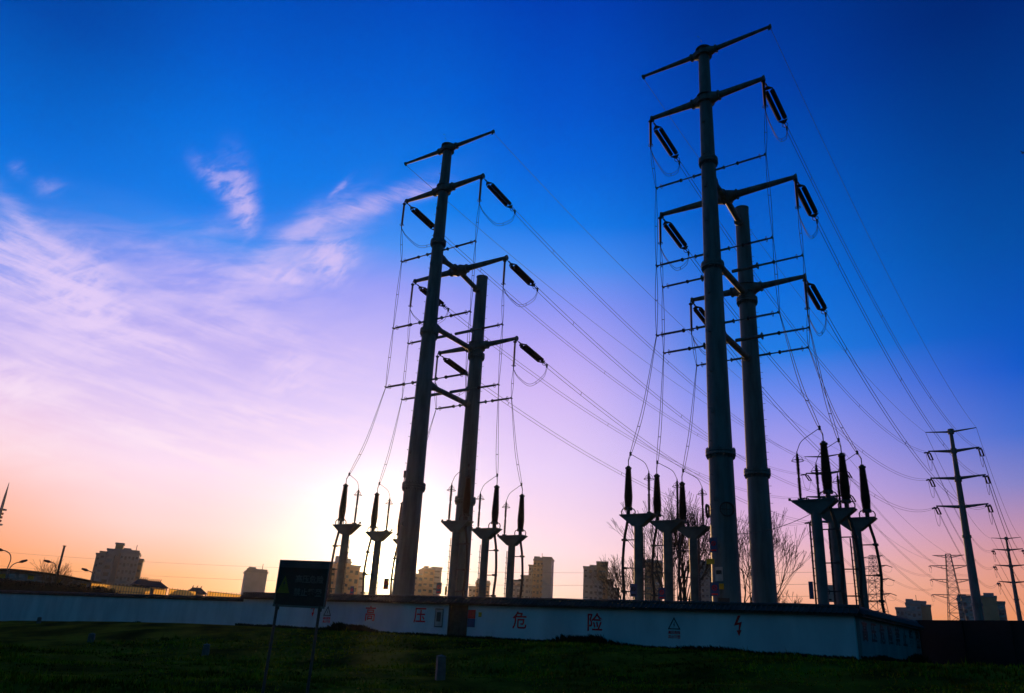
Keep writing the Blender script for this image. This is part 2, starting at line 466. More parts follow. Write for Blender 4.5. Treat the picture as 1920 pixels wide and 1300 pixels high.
# main wall: local x from left end to right corner, camera side = -y
GX = None
wall, WL_, WRZ = None, None, None
def wall_x(px, py=1150, z=2.9):
    """distance from the left end of the main wall at which the ray through px crosses the wall plane"""
    d = ray(px, py); n = Vector((WN.x, WN.y, 0)); k = (Vector((WC.x, WC.y, EYE.z)) - EYE).dot(n) / d.dot(n)
    q = EYE + d * k; return (Vector((q.x, q.y)) - WE).dot(-WD), q.z
g0, g1 = wall_x(842, 1180)[0], wall_x(878, 1180)[0]
wall, WL_, WRZ = wall_thing(WE, WC, SITE - .05, SITE, WTOP, 'long white painted wall with dark tiled coping and red warning characters', gap=(g0, g1))
FY = -.14 - .006
def wx(px, py):
    x, z = wall_x(px, py); return x, z
for ch, px, py in (('高', 697, 1153), ('压', 790, 1156), ('危', 977, 1166), ('险', 1117, 1170)):
    x, z = wx(px, py)
    lettering(ch, .95, FADED, wall, (x, FY, z), (PI / 2, 0, 0), 'red_character', .012)
def bolt(px, py, h):
    x, z = wx(px, py); m = MB()
    s = h
    a = [(.10, .5), (-.02, .5), (-.17, .02), (.02, .06), (-.04, -.2), (.06, -.2), (.14, .2), (-.02, .15), (.10, .5)]
    a = [(.14, .50), (0, .50), (-.22, 0), (.04, .06), (.0, -.26), (.06, -.26), (.20, .20), (-.03, .14)]
    m.prism([(p * s, q * s) for p, q in a], -.004, .004)
    m.prism([(-.10 * s, -.22 * s), (.16 * s, -.20 * s), (.02 * s, -.50 * s)], -.006, .002)
    o = m.build('lightning_bolt', FADED, wall); o.location = (x, FY, z)
bolt(1386, 1174, .92); bolt(590, 1143, .95)
def tri_mark(px, py, s):
    x, z = wx(px, py)
    m = MB(); o_, i_ = .5 * s, .36 * s
    P = [(0, .58 * s), (-.5 * s, -.29 * s), (.5 * s, -.29 * s)]
    Q = [(p * .74, q * .74) for p, q in P]
    for k in range(3):
        a, b, c, d = P[k], P[(k + 1) % 3], Q[(k + 1) % 3], Q[k]
        m.prism([a, b, c, d], -.004, .004)
    m.prism([(.05 * s, .26 * s), (-.07 * s, .0), (0, .02 * s), (-.05 * s, -.16 * s), (.08 * s, .06 * s), (.01 * s, .05 * s)], -.004, .004)
    o = m.build('warning_triangle', BLKP, wall); o.location = (x, FY, z)
    lettering('高压危险', .24 * s, FADED, wall, (x, FY, z - .52 * s), (PI / 2, 0, 0), 'small_lettering', .004)
    lettering('禁止攀登', .24 * s, FADED, wall, (x, FY, z - .82 * s), (PI / 2, 0, 0), 'small_lettering', .004)
tri_mark(1266, 1173, .66); tri_mark(617, 1149, .70)
# door
xd = (g0 + g1) / 2; wd = g1 - g0
m = MB()
door = thing('steel_door', wall.matrix_basis @ Vector((xd, 0, SITE - .1)), WRZ, 'dark rusty double steel door in the white wall between two posters', 'door')
m.box((0, .0, 1.0), (wd - .06, .06, 2.0)); m.build('door_leaf', DOORM, door)
m = MB()
for sx in (-1, 1): m.box((sx * (wd / 2 - .035), -.1, 1.0), (.07, .16, 2.02))
m.box((0, -.1, 1.99), (wd - .145, .15, .08)); m.build('door_frame', DOORM, door)
m = MB().box((0, -.045, 1.0), (.02, .03, 1.95)); m.build('centre_seam', DARK, door)
m = MB().box((.12, -.06, 1.0), (.1, .05, .14)); m.build('lock', DARK, door)
for sx in (-.27, .27):
    m = MB().box((sx * wd, -.04, 1.35), (wd * .36, .02, .8)); m.build('raised_panel', DOORM, door)
# plates beside the door
def plate(name, px, py, w, h, parts, label, cat='sign', loc3=None, rz=None, th=.02):
    if loc3 is None:
        x, z = wx(px, py); P = wall.matrix_basis @ Vector((x, FY - th / 2 - .004, z))
    else: P = loc3
    t = thing(name, P, WRZ if rz is None else rz, label, cat)
    for nm, mm, x, z, ww, hh, dy in parts:
        MB().box((x * w, -dy, z * h), (ww * w, th, hh * h)).build(nm, mm, t)
    return t
plate('notice_board', 826, 1159, .62, 1.05, [('frame', SIGNB, 0, 0, 1, 1, 0), ('panel', WHT, 0, 0, .84, .88, .012), ('panel_text', DARK, 0, .05, .5, .5, .018)], 'grey framed notice board on the wall left of the steel door', 'notice board')
plate('poster', 887, 1160, .52, .95, [('red_half', REDP, 0, .24, 1, .5, 0), ('blue_half', BLUEP, 0, -.26, 1, .48, .003)], 'red and dark blue poster on the wall right of the steel door', 'poster')
plate('small_sticker', 903, 1153, .22, .25, [('sticker_sheet', YEL, 0, 0, 1, 1, 0), ('sticker_edge', DARK, 0, -.4, .8, .1, .004)], 'small yellow sticker right of the red and blue poster', 'sticker')

# side wall
SE = Vector(at_z(1716, 1166, WTOP)[:2])
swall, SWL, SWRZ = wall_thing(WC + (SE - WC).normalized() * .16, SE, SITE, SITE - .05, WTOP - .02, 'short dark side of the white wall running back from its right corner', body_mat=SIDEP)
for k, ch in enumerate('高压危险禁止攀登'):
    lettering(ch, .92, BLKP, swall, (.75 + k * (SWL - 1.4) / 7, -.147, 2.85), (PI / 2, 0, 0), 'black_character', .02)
# dark fence to the right
D0 = Vector(at_z(1718, 1163, 4.03)[:2]); D1 = Vector(at_z(2300, 1166, 4.03)[:2])
dk, DL, _ = wall_thing(D0, D1, SITE - .1, SITE - 1.2, 4.03, 'solid black metal fence to the right of the white wall', name='metal_fence', cap=False, body_mat=ROADR, th=.12)
k = 0
while k * 2.5 < DL: MB().box((k * 2.5 + .1, -.09, 2.55), (.1, .06, 2.9)).build('fence_post', ROADR, dk); k += 1
# left wall
LW1 = Vector(at_z(466, 1122, 3.82)[:2]); LWQ = Vector(at_z(0, 1108, 3.82)[:2]); LW0 = LW1 + (LWQ - LW1) * 1.9
lwall, LWL, LWRZ = wall_thing(LW0, LW1, -.3, SITE - .05, 3.82, 'plain lower white wall running off to the left edge', capw=.25, caph=.16, th=.25)

# weeds along the wall foot
def weed_strip(name, p0, p1, n, label, hmul=1.0, seed=5):
    rr = random.Random(seed); m = MB(); d = p1 - p0; nrm = Vector((d.y, -d.x)).normalized()
    if nrm.dot(p0) > 0: nrm = -nrm
    for i in range(n):
        t = rr.random(); off = rr.uniform(.12, .6)
        p = p0 + d * t + nrm * off
        L = d.length * t
        hh = (.06 + .26 * max(0, math.sin(L * .55 + seed) * math.sin(L * .23 + 2) + .15) ** 2 * 1.3 + .12 * rr.random()) * hmul; hh = min(hh, .42) * (1.2 if math.sin(L * 2.7) + math.sin(L * 1.13 + 2) > 1.1 else 1)
        z = gz(p.x, p.y) - .04
        for q in range(4):
            a = rr.uniform(0, 2 * PI); w = rr.uniform(.015, .04); h = hh * rr.uniform(.5, 1.25)
            i0 = len(m.v); lx, ly = math.cos(a) * h * .5, math.sin(a) * h * .5
            m.v += [(p.x - w * ly / (h + .01), p.y + w * lx / (h + .01), z), (p.x + w * ly / (h + .01), p.y - w * lx / (h + .01), z),
                    (p.x + lx * .5 + w, p.y + ly * .5, z + h * .7), (p.x + lx, p.y + ly, z + h)]
            m.f += [(i0, i0 + 1, i0 + 2), (i0, i0 + 2, i0 + 3)]
    tag(m.build(name, WEEDM), label, 'weeds', kind='stuff')
weed_strip('weeds', WE, WC, 5200, 'dark weeds growing along the foot of the long white wall', 1.0, 5)
weed_strip('weeds', LW0 + (LW1 - LW0) * .3, LW1, 1800, 'low weeds at the foot of the plain left wall', .5, 9)
weed_strip('weeds', WC, SE, 900, 'weeds at the foot of the short side wall', 1.1, 12)

# ------------------------------------------------------------------ double pole pylons
PYRZ = math.atan2(-.59594, .80303)
FLEVEL = [(42.0, 4.8, 0), (37.9, 4.1, 0), (31.6, 4.85, 1), (25.85, 4.05, 2)]      # height, half length, position: front / mid / rear
SOFF = [(31.9, 3.75, 0), (25.8, 3.8, 0), (20.75, 3.85, 0), (25.7, 4.75, 1), (20.7, 4.75, 1), (20.7, 3.75, 2)]
REARY = 6.3
PY = {0: 0.0, 1: 3.0, 2: REARY}
def prad(z, top=42.2, r0=.81, r1=.36, zb=0): return r0 + (r1 - r0) * z / top


def flange(parent, y, z, r):
    m = MB()
    m.tube([(0, y, z - .17), (0, y, z - .02)], r + .17, 28); m.tube([(0, y, z + .02), (0, y, z + .17)], r + .17, 28)
    m.tube([(0, y, z - .03), (0, y, z + .03)], r + .05, 28)
    for k in range(24):
        a = 2 * PI * k / 24; c, s = math.cos(a), math.sin(a)
        m.box(((r + .11) * c, y + (r + .11) * s, z), (.05, .05, .52))
        m.box(((r + .05) * c, y + (r + .05) * s, z - .25), (.12, .025, .2), Matrix.Rotation(a, 3, 'Z'))
    return m.build('flange', STEEL, parent)


def cross_arm(parent, y, z, L, rr, rt, collar):
    m = MB()
    for s in (-1, 1):
        m.tube([(s * .2, y, z - .06), (s * L, y, z + .0)], [rr, rt], 14)
        m.tube([(s * (L - .05), y, z), (s * (L + .06), y, z)], rt + .06, 12)
        m.box((s * (L - .08), y, z - rt - .08), (.16, .05, .2))
        if collar:
            m.tube([(s * (collar - .35), y, z - .06), (s * (collar + .25), y, z - .06)], [rr + .22, rr + .02], 14)
            m.tube([(s * (collar + .25), y, z - .06), (s * (collar + .34), y, z - .06)], rr + .10, 14)
    o = m.build('crossarm', STEEL, parent, True)
    return o


def standoff(parent, y, z, L, r, stub):
    for s in (-1, 1):
        m = MB()
        m.tube([(s * .2, y, z), (s * stub, y, z)], r * 1.0, 10)
        m.tube([(s * stub, y, z), (s * (stub + .05), y, z)], r * 2.0, 10)
        m.tube([(s * stub, y, z), (s * (L - 1.75), y, z)], r * .62, 8)
        o = m.build('standoff_arm', STEEL, parent, True)
        q = MB(); x0 = L - 1.75
        q.tube([(s * (x0 - .06), y, z), (s * (x0 + .06), y, z)], .13, 10)
        q.tube([(s * x0, y, z), (s * (L - .05), y, z)], .045, 8)
        k = x0 + .15
        while k < L - .25: q.tube([(s * k, y, z), (s * (k + .03), y, z)], .085, 8); k += .09
        q.torus((s * (L - .28), y, z), (1, 0, 0), .17, .018, 16, 5)
        q.tube([(s * (L - .28), y - .17, z), (s * (L - .28), y + .17, z)], .012, 5)
        q.tube([(s * (L - .1), y, z), (s * (L + .1), y, z)], .05, 8)
        q.box((s * (L + .08), y, z), (.08, .32, .08))
        q.build('rod_insulator', RUBB, o, True)


def make_pylon(loc, rz, label, rtwist=0):
    t = thing('double_pole_pylon', loc, rz, label, 'pylon', 'double-pole steel pylons inside the wall')
    m = MB(); zz = [-.5 + k * (40.55 + .5) / 12 for k in range(13)]
    m.tube([(0, 0, z) for z in zz], [prad(max(z, 0)) for z in zz], 28)
    for k in range(78):
        z = 3 + k * .5; a = R(-112 if k % 2 else -86); r = prad(z)
        c, s = math.cos(a), math.sin(a)
        m.tube([(r * .9 * c, r * .9 * s, z), ((r + .17) * c, (r + .17) * s, z)], .014, 5)
        m.tube([((r + .15) * c, (r + .15) * s, z), ((r + .18) * c, (r + .18) * s, z)], .03, 6)
    for k in range(13):
        z = 5.5 + k * 2.6; a = R(-99); r = prad(z)
        m.box((r * math.cos(a), r * math.sin(a), z), (.20, .16, .24))
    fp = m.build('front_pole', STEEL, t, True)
    for z in (10.9, 23.1, 31.0): flange(fp, 0, z, prad(z))
    m = MB(); zz = [-.5, 8, 16, 24, 30.6]
    m.tube([(0, REARY, z) for z in zz], [.78 - .0098 * max(z, 0) for z in zz], 28)
    m.tube([(0, REARY, 30.6), (0, REARY, 30.66)], .52, 28)
    for k in range(50):
        z = 3 + k * .55; a = R(20 if k % 2 else -6); r = .78 - .0098 * z
        c, s = math.cos(a), math.sin(a)
        m.tube([(r * .9 * c, REARY + r * .9 * s, z), ((r + .16) * c, REARY + (r + .16) * s, z)], .014, 5)
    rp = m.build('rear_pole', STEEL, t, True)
    for z in (11.0, 23.2): flange(rp, REARY, z, .78 - .0098 * z)
    return t


def dress_pylon(t, dz):
    """arms: dz lowers every level with the ground of this pylon"""
    rr = [(.20, .10), (.27, .15), (.28, .15), (.27, .14)]
    for (z, L, p), (a, b) in zip(FLEVEL, rr):
        z -= SITE
        r = {0: prad(z), 1: .28, 2: .5}[p]
        cross_arm(t, PY[p], z, L, a, b, r + .25)
        m = MB()
        if p == 1:
            m.tube([(-.75, PY[p], z - .06), (.75, PY[p], z - .06)], .33, 16)
            m.tube([(0, PY[p] - .7, z - .06), (0, PY[p] + .7, z - .06)], .31, 16)
        else:
            m.tube([(0, PY[p], z - .38), (0, PY[p], z + .26)], r + .06, 24)
            for q in (z - .34, z + .22): m.tube([(0, PY[p], q - .03), (0, PY[p], q + .03)], r + .2, 24)
        m.build('arm_collar', STEEL, t, True)
    for z in (31.5, 25.4, 20.55):
        z -= SITE; m = MB(); r0 = prad(z)
        top = z > 29
        ye = REARY - .35
        z1 = z - (.55 if top else 0)
        m.tube([(0, r0 * .7, z), (0, 3.0, z - .03), (0, ye, z1 - .1)], .215, 14)
        m.tube([(0, r0 + .10, z), (0, r0 + .22, z)], .36, 16); m.tube([(0, REARY - .85, z1 - .05), (0, REARY - .72, z1 - .05)], .34, 16)
        m.tube([(0, r0 * .7, z), (0, r0 + .8, z)], [.42, .22], 14)
        m.box((0, r0 + .05, z + .5), (.1, .25, .35)); m.box((0, r0 + .05, z - .5), (.1, .25, .35))
        m.build('tie_beam', STEEL, t, True)
    for z, L, p in SOFF:
        z -= SITE
        standoff(t, PY[p] if p != 0 else -.0, z, L, .12 if p == 1 else .075, {0: prad(z) + .55, 1: 1.9, 2: 1.3}[p])


Rf = at_d(1363, 1130, 46); Lf = at_d(755, 1120, 57)
RP = Vector((Rf.x, Rf.y, SITE)); LP = Vector((Lf.x, Lf.y, SITE - .75))
pyR = make_pylon(RP, PYRZ, 'tall double-pole pylon on the right behind the wall, nearer one'); dress_pylon(pyR, 0)
pyL = copy_tree(pyR); pyL.location = LP; pyL.rotation_euler = (0, 0, PYRZ + R(2.0))
relabel(pyL, 'double-pole pylon on the left with the setting sun at its foot')

# items standing on each pylon's local frame ---------------------------------------
def frameM(t): return Matrix.Translation(t.location) @ Matrix.Rotation(t.rotation_euler.z, 4, 'Z')


def make_post():
    t = thing('post_insulator', (0, 0, 0), 0, 'x', 'insulator', 'vertical post insulators hanging at the arm tips')
    m = MB(); m.tube([(0, 0, -.02), (0, 0, -.30)], .035, 6); m.tube([(0, 0, -.28), (0, 0, -.36)], .15, 12); m.build('top_fitting', DARK, t)
    m = MB(); m.tube([(0, 0, -.3), (0, 0, -2.45)], .055, 8)
    k = -.42
    while k > -2.35: m.tube([(0, 0, k), (0, 0, k - .03)], [.105, .06], 8); k -= .085
    m.build('insulator_body', RUBB, t)
    m = MB(); m.torus((0, 0, -2.4), (0, 0, 1), .17, .02, 16, 5); m.tube([(0, 0, -2.4), (0, 0, -2.7)], .04, 6); m.box((0, 0, -2.4), (.34, .03, .03)); m.build('grading_ring', DARK, t)
    return t


def make_string():
    """tension set: local +y runs out along the line"""
    t = thing('tension_insulator', (0, 0, 0), 0, 'x', 'insulator', 'twin tension insulator strings on the double-pole pylons')
    m = MB(); m.tube([(0, 0, 0), (0, .55, 0)], .03, 6)
    m.prism([(-.06, -.0), (.06, 0), (.06, .04), (-.06, .04)], .3, .5)
    i = len(m.v); m.v += [(0, .5, -.02), (-.34, .85, -.02), (.34, .85, -.02), (0, .5, .03), (-.34, .85, .03), (.34, .85, .03)]
    m.f += [(i, i + 1, i + 2), (i + 5, i + 4, i + 3), (i, i + 3, i + 4, i + 1), (i + 1, i + 4, i + 5, i + 2), (i + 2, i + 5, i + 3, i)]
    m.tube([(-.26, .8, 0), (-.30, 1.05, 0)], .035, 6); m.tube([(.26, .8, 0), (.30, 1.05, 0)], .035, 6); m.build('yoke_plate', DARK, t)
    for s in (-1, 1):
        m = MB(); n = 20; pts = []; rad = []
        for k in range(n):
            y0 = 1.02 + k * .136
            for a, b in ((0, .12), (.01, .165), (.06, .16), (.085, .12)): pts.append((s * .20, y0 + a, -.0)); rad.append(b)
        m.tube(pts, rad, 10); m.build('insulator_string', PORC, t)
    m = MB(); y = 3.85
    i = len(m.v); m.v += [(-.36, y, -.03), (.36, y, -.03), (0, y + .38, -.03), (-.36, y, .03), (.36, y, .03), (0, y + .38, .03)]
    m.f += [(i + 2, i + 1, i), (i + 3, i + 4, i + 5), (i, i + 1, i + 4, i + 3), (i + 1, i + 2, i + 5, i + 4), (i + 2, i, i + 3, i + 5)]
    m.torus((0, y + .45, -.02), (0, .3, 1), .2, .025, 14, 5); m.tube([(0, y + .3, 0), (0, y + .8, 0)], .04, 6)
    m.box((0, y + .85, 0), (.08, .16, .36)); m.build('end_yoke', DARK, t)
    return t


def wire(name, pts, r, label, cat, group, mtl=WIRE, n=5):
    m = MB(); m.tube(pts, r, n); return tag(m.build(name, mtl, smooth=True), label, cat, group)


def sagline(a, b, sag, n=28):
    return [a.lerp(b, k / n) - Vector((0, 0, 4 * sag * (k / n) * (1 - k / n))) for k in range(n + 1)]


def bez(p, n=14):
    """Catmull-Rom through points"""
    p = [Vector(q) for q in p]; P = [p[0] * 2 - p[1]] + p + [p[-1] * 2 - p[-2]]; o = []
    for i in range(1, len(P) - 2):
        for k in range(n):
            t = k / n; a, b, c, d = P[i - 1], P[i], P[i + 1], P[i + 2]
            o.append(.5 * ((2 * b) + (c - a) * t + (2 * a - 5 * b + 4 * c - d) * t * t + (3 * b - a - 3 * c + d) * t ** 3))
    o.append(p[-1]); return o


def cable_pair(name, pts, sep, r, label, group, cat='wires', spacers=()):
    """pts world; sep vector or function; one thing with two wire parts and clamp parts"""
    t = thing(name, pts[0], 0, label, cat, group)
    o = pts[0]
    for s in (-.5, .5):
        m = MB()
        n = len(pts)
        m.tube([p - o + (sep(k / (n - 1)) if callable(sep) else sep) * s for k, p in enumerate(pts)], r, 5); m.build('wire', WIRE, t, True)
    for f in spacers:
        k = int(f * (len(pts) - 1)); p = pts[k] - o; sv = sep(f) if callable(sep) else sep
        m = MB(); m.tube([p - sv * .55, p + sv * .55], .022, 6); m.build('spacer_clamp', DARK, t)
    return t


def make_pedestal():
    """T-shaped terminal support; terminator end at local +x"""
    t = thing('cable_support', (0, 0, 0), 0, 'x', 'support', 'steel supports carrying the cable terminations')
    H = 9.3 - SITE
    m = MB(); m.tube([(0, 0, -.3), (0, 0, H - .6)], .27, 16); m.build('pole', STEEL2, t, True)
    m = MB(); m.box((0, 0, H - .03), (2.26, .72, .06))
    m.box((0, 0, H - .09), (2.16, .66, .05))
    m.build('top_plate', STEEL2, t)
    m = MB(); i = len(m.v)
    for x, y, z in ((1.06, .30, H - .12), (.29, .24, H - .72)):
        m.v += [(-x, -y, z), (x, -y, z), (x, y, z), (-x, y, z)]
    m.f += [(i + q, i + (q + 1) % 4, i + 4 + (q + 1) % 4, i + 4 + q) for q in range(4)] + [(i + 4, i + 5, i + 6, i + 7)]
    m.build('funnel_head', STEEL2, t)
    m = MB(); m.tube([(-1.1, 0, H), (-1.32, 0, H + .07)], .03, 6); m.tube([(-1.28, 0, H + .03), (-1.28, 0, H + .16)], .07, 8); m.build('corner_peg', DARK, t)
    # brackets that hold the cable
    for z in (H - 1.5, H - 3.15, H - 4.5, H - 5.8):
        m = MB(); m.tube([(.2, 0, z), (.95, 0, z)], .035, 6); m.box((.95, 0, z), (.26, .26, .12)); m.build('cable_bracket', DARK, t)
    m = MB(); m.tube([(-.36, -.08, 0), (-.36, -.08, H - 1.1)], .025, 6); m.tube([(-.36, .08, 0), (-.36, .08, H - 1.1)], .025, 6)
    for k in range(16): m.tube([(-.36, -.2, .6 + k * .36), (-.36, .2, .6 + k * .36)], .018, 5); m.tube([(-.36, 0, .6 + k * .36), (-.2, 0, .6 + k * .36)], .014, 4)
    m.build('climbing_ladder', DARK, t)
    return t


def make_term():
    t = thing('cable_termination', (0, 0, 0), 0, 'x', 'insulator', 'brown porcelain cable terminations')
    m = MB(); m.tube([(0, 0, 0), (0, 0, .34)], .12, 12); m.tube([(0, 0, .30), (0, 0, .46)], .25, 16); m.build('base_flange', DARK, t)
    m = MB()
    for a in (0, 90, 180, 270):
        c, s = math.cos(R(a + 20)), math.sin(R(a + 20))
        m.tube([(.40 * c, .40 * s, 0), (.42 * c, .42 * s, .22), (.34 * c, .34 * s, .36), (.2 * c, .2 * s, .40)], .035, 6)
    m.build('base_hoop', DARK, t)
    m = MB(); pts, rad = [], []
    z = .46; n = 34
    for k in range(n):
        f = k / (n - 1); r = .275 - .13 * max(0, f - .25) ** 1.1 - .16 * max(0, .25 - f)
        zz = .46 + 2.35 * f
        pts += [(0, 0, zz), (0, 0, zz + .02), (0, 0, zz + .05)]; rad += [r - .045, r, r - .03]
    m.tube(pts, rad, 16); m.build('porcelain_body', PORC, t)
    m = MB(); m.tube([(0, 0, 2.85), (0, 0, 2.95)], .20, 14); m.tube([(0, 0, 2.95), (0, 0, 3.04)], .11, 12); m.tube([(0, 0, 3.04), (0, 0, 3.45)], .03, 6); m.build('top_cap', DARK, t)
    return t


def make_arrester():
    t = thing('surge_arrester', (0, 0, 0), 0, 'x', 'arrester', 'slim surge arresters with ring tops')
    m = MB(); m.tube([(0, 0, 0), (0, 0, .10)], .12, 10); m.tube([(0, 0, .1), (0, 0, .2)], .06, 8)
    for a in (45, 135, 225, 315): m.tube([(.13 * math.cos(R(a)), .13 * math.sin(R(a)), 0), (.13 * math.cos(R(a)), .13 * math.sin(R(a)), .14)], .03, 5)
    m.build('base', DARK, t)
    m = MB(); m.tube([(0, 0, .15), (0, 0, 2.5)], .06, 8)
    k = .25
    while k < 2.3:
        if abs(k - 1.3) > .09: m.tube([(0, 0, k), (0, 0, k + .03)], [.105, .065], 8)
        k += .07
    m.build('arrester_body', PORC, t)
    m = MB(); m.torus((0, 0, 2.12), (0, 0, 1), .30, .02, 20, 5)
    for a in (0, 90, 180, 270): m.tube([(.3 * math.cos(R(a)), .3 * math.sin(R(a)), 2.12), (.2 * math.cos(R(a)), .2 * math.sin(R(a)), 2.32), (.05 * math.cos(R(a)), .05 * math.sin(R(a)), 2.42)], .012, 4)
    m.tube([(0, 0, 2.42), (0, 0, 2.62)], .03, 6); m.build('grading_ring', DARK, t)
    return t


post0, str0, ped0, term0, arr0 = make_post(), make_string(), make_pedestal(), make_term(), make_arrester()
used = set()
def place(src, loc, rot, label):
    if id(src) not in used: used.add(id(src)); o = src
    else: o = copy_tree(src)
    o.location = loc; o.rotation_euler = rot; o['label'] = label; return o


LV = {1: 'highest', 2: 'middle', 3: 'lowest'}
ROWN = ['nearest', 'middle', 'farthest']
towers = {
    'right': (pyR, 9.3, {-1: [(-5.39, .13), (-4.74, 2.84), (-4.25, 5.7)], 1: [(5.47, -1.44), (5.66, 1.45), (5.99, 4.69)]}),
    'left': (pyL, 9.0, {-1: [(-4.55, -1.7), (-4.7, 1.9), (-5.5, 5.9)], 1: [(5.1, -1.1), (5.1, 2.3), (5.0, 5.8)]}),
}
# distant single-pole pylons the two circuits run on to
def mono_loc(px, D):
    P = at_d(px, 1160, D); return Vector((P.x, P.y, SITE))
N1 = mono_loc(1836, 150)
vdir = Vector((.59594, .80303, 0))
N3 = Vector((LP.x, LP.y, 0)) + vdir * 118; N3.z = SITE
N2 = mono_loc(1912, 262)
N4 = Vector((LP.x, LP.y, 0)) + vdir * 276; N4.z = SITE
MLEV = [(40.3, 3.9), (36.9, 3.9), (32.2, 4.15), (27.4, 3.85)]
def arm_tip_mono(N, rz, lev, s, k=1.0):
    z, L = MLEV[lev]; return N + Matrix.Rotation(rz, 3, 'Z') @ Vector((s * L * k, 0, z * k - SITE))


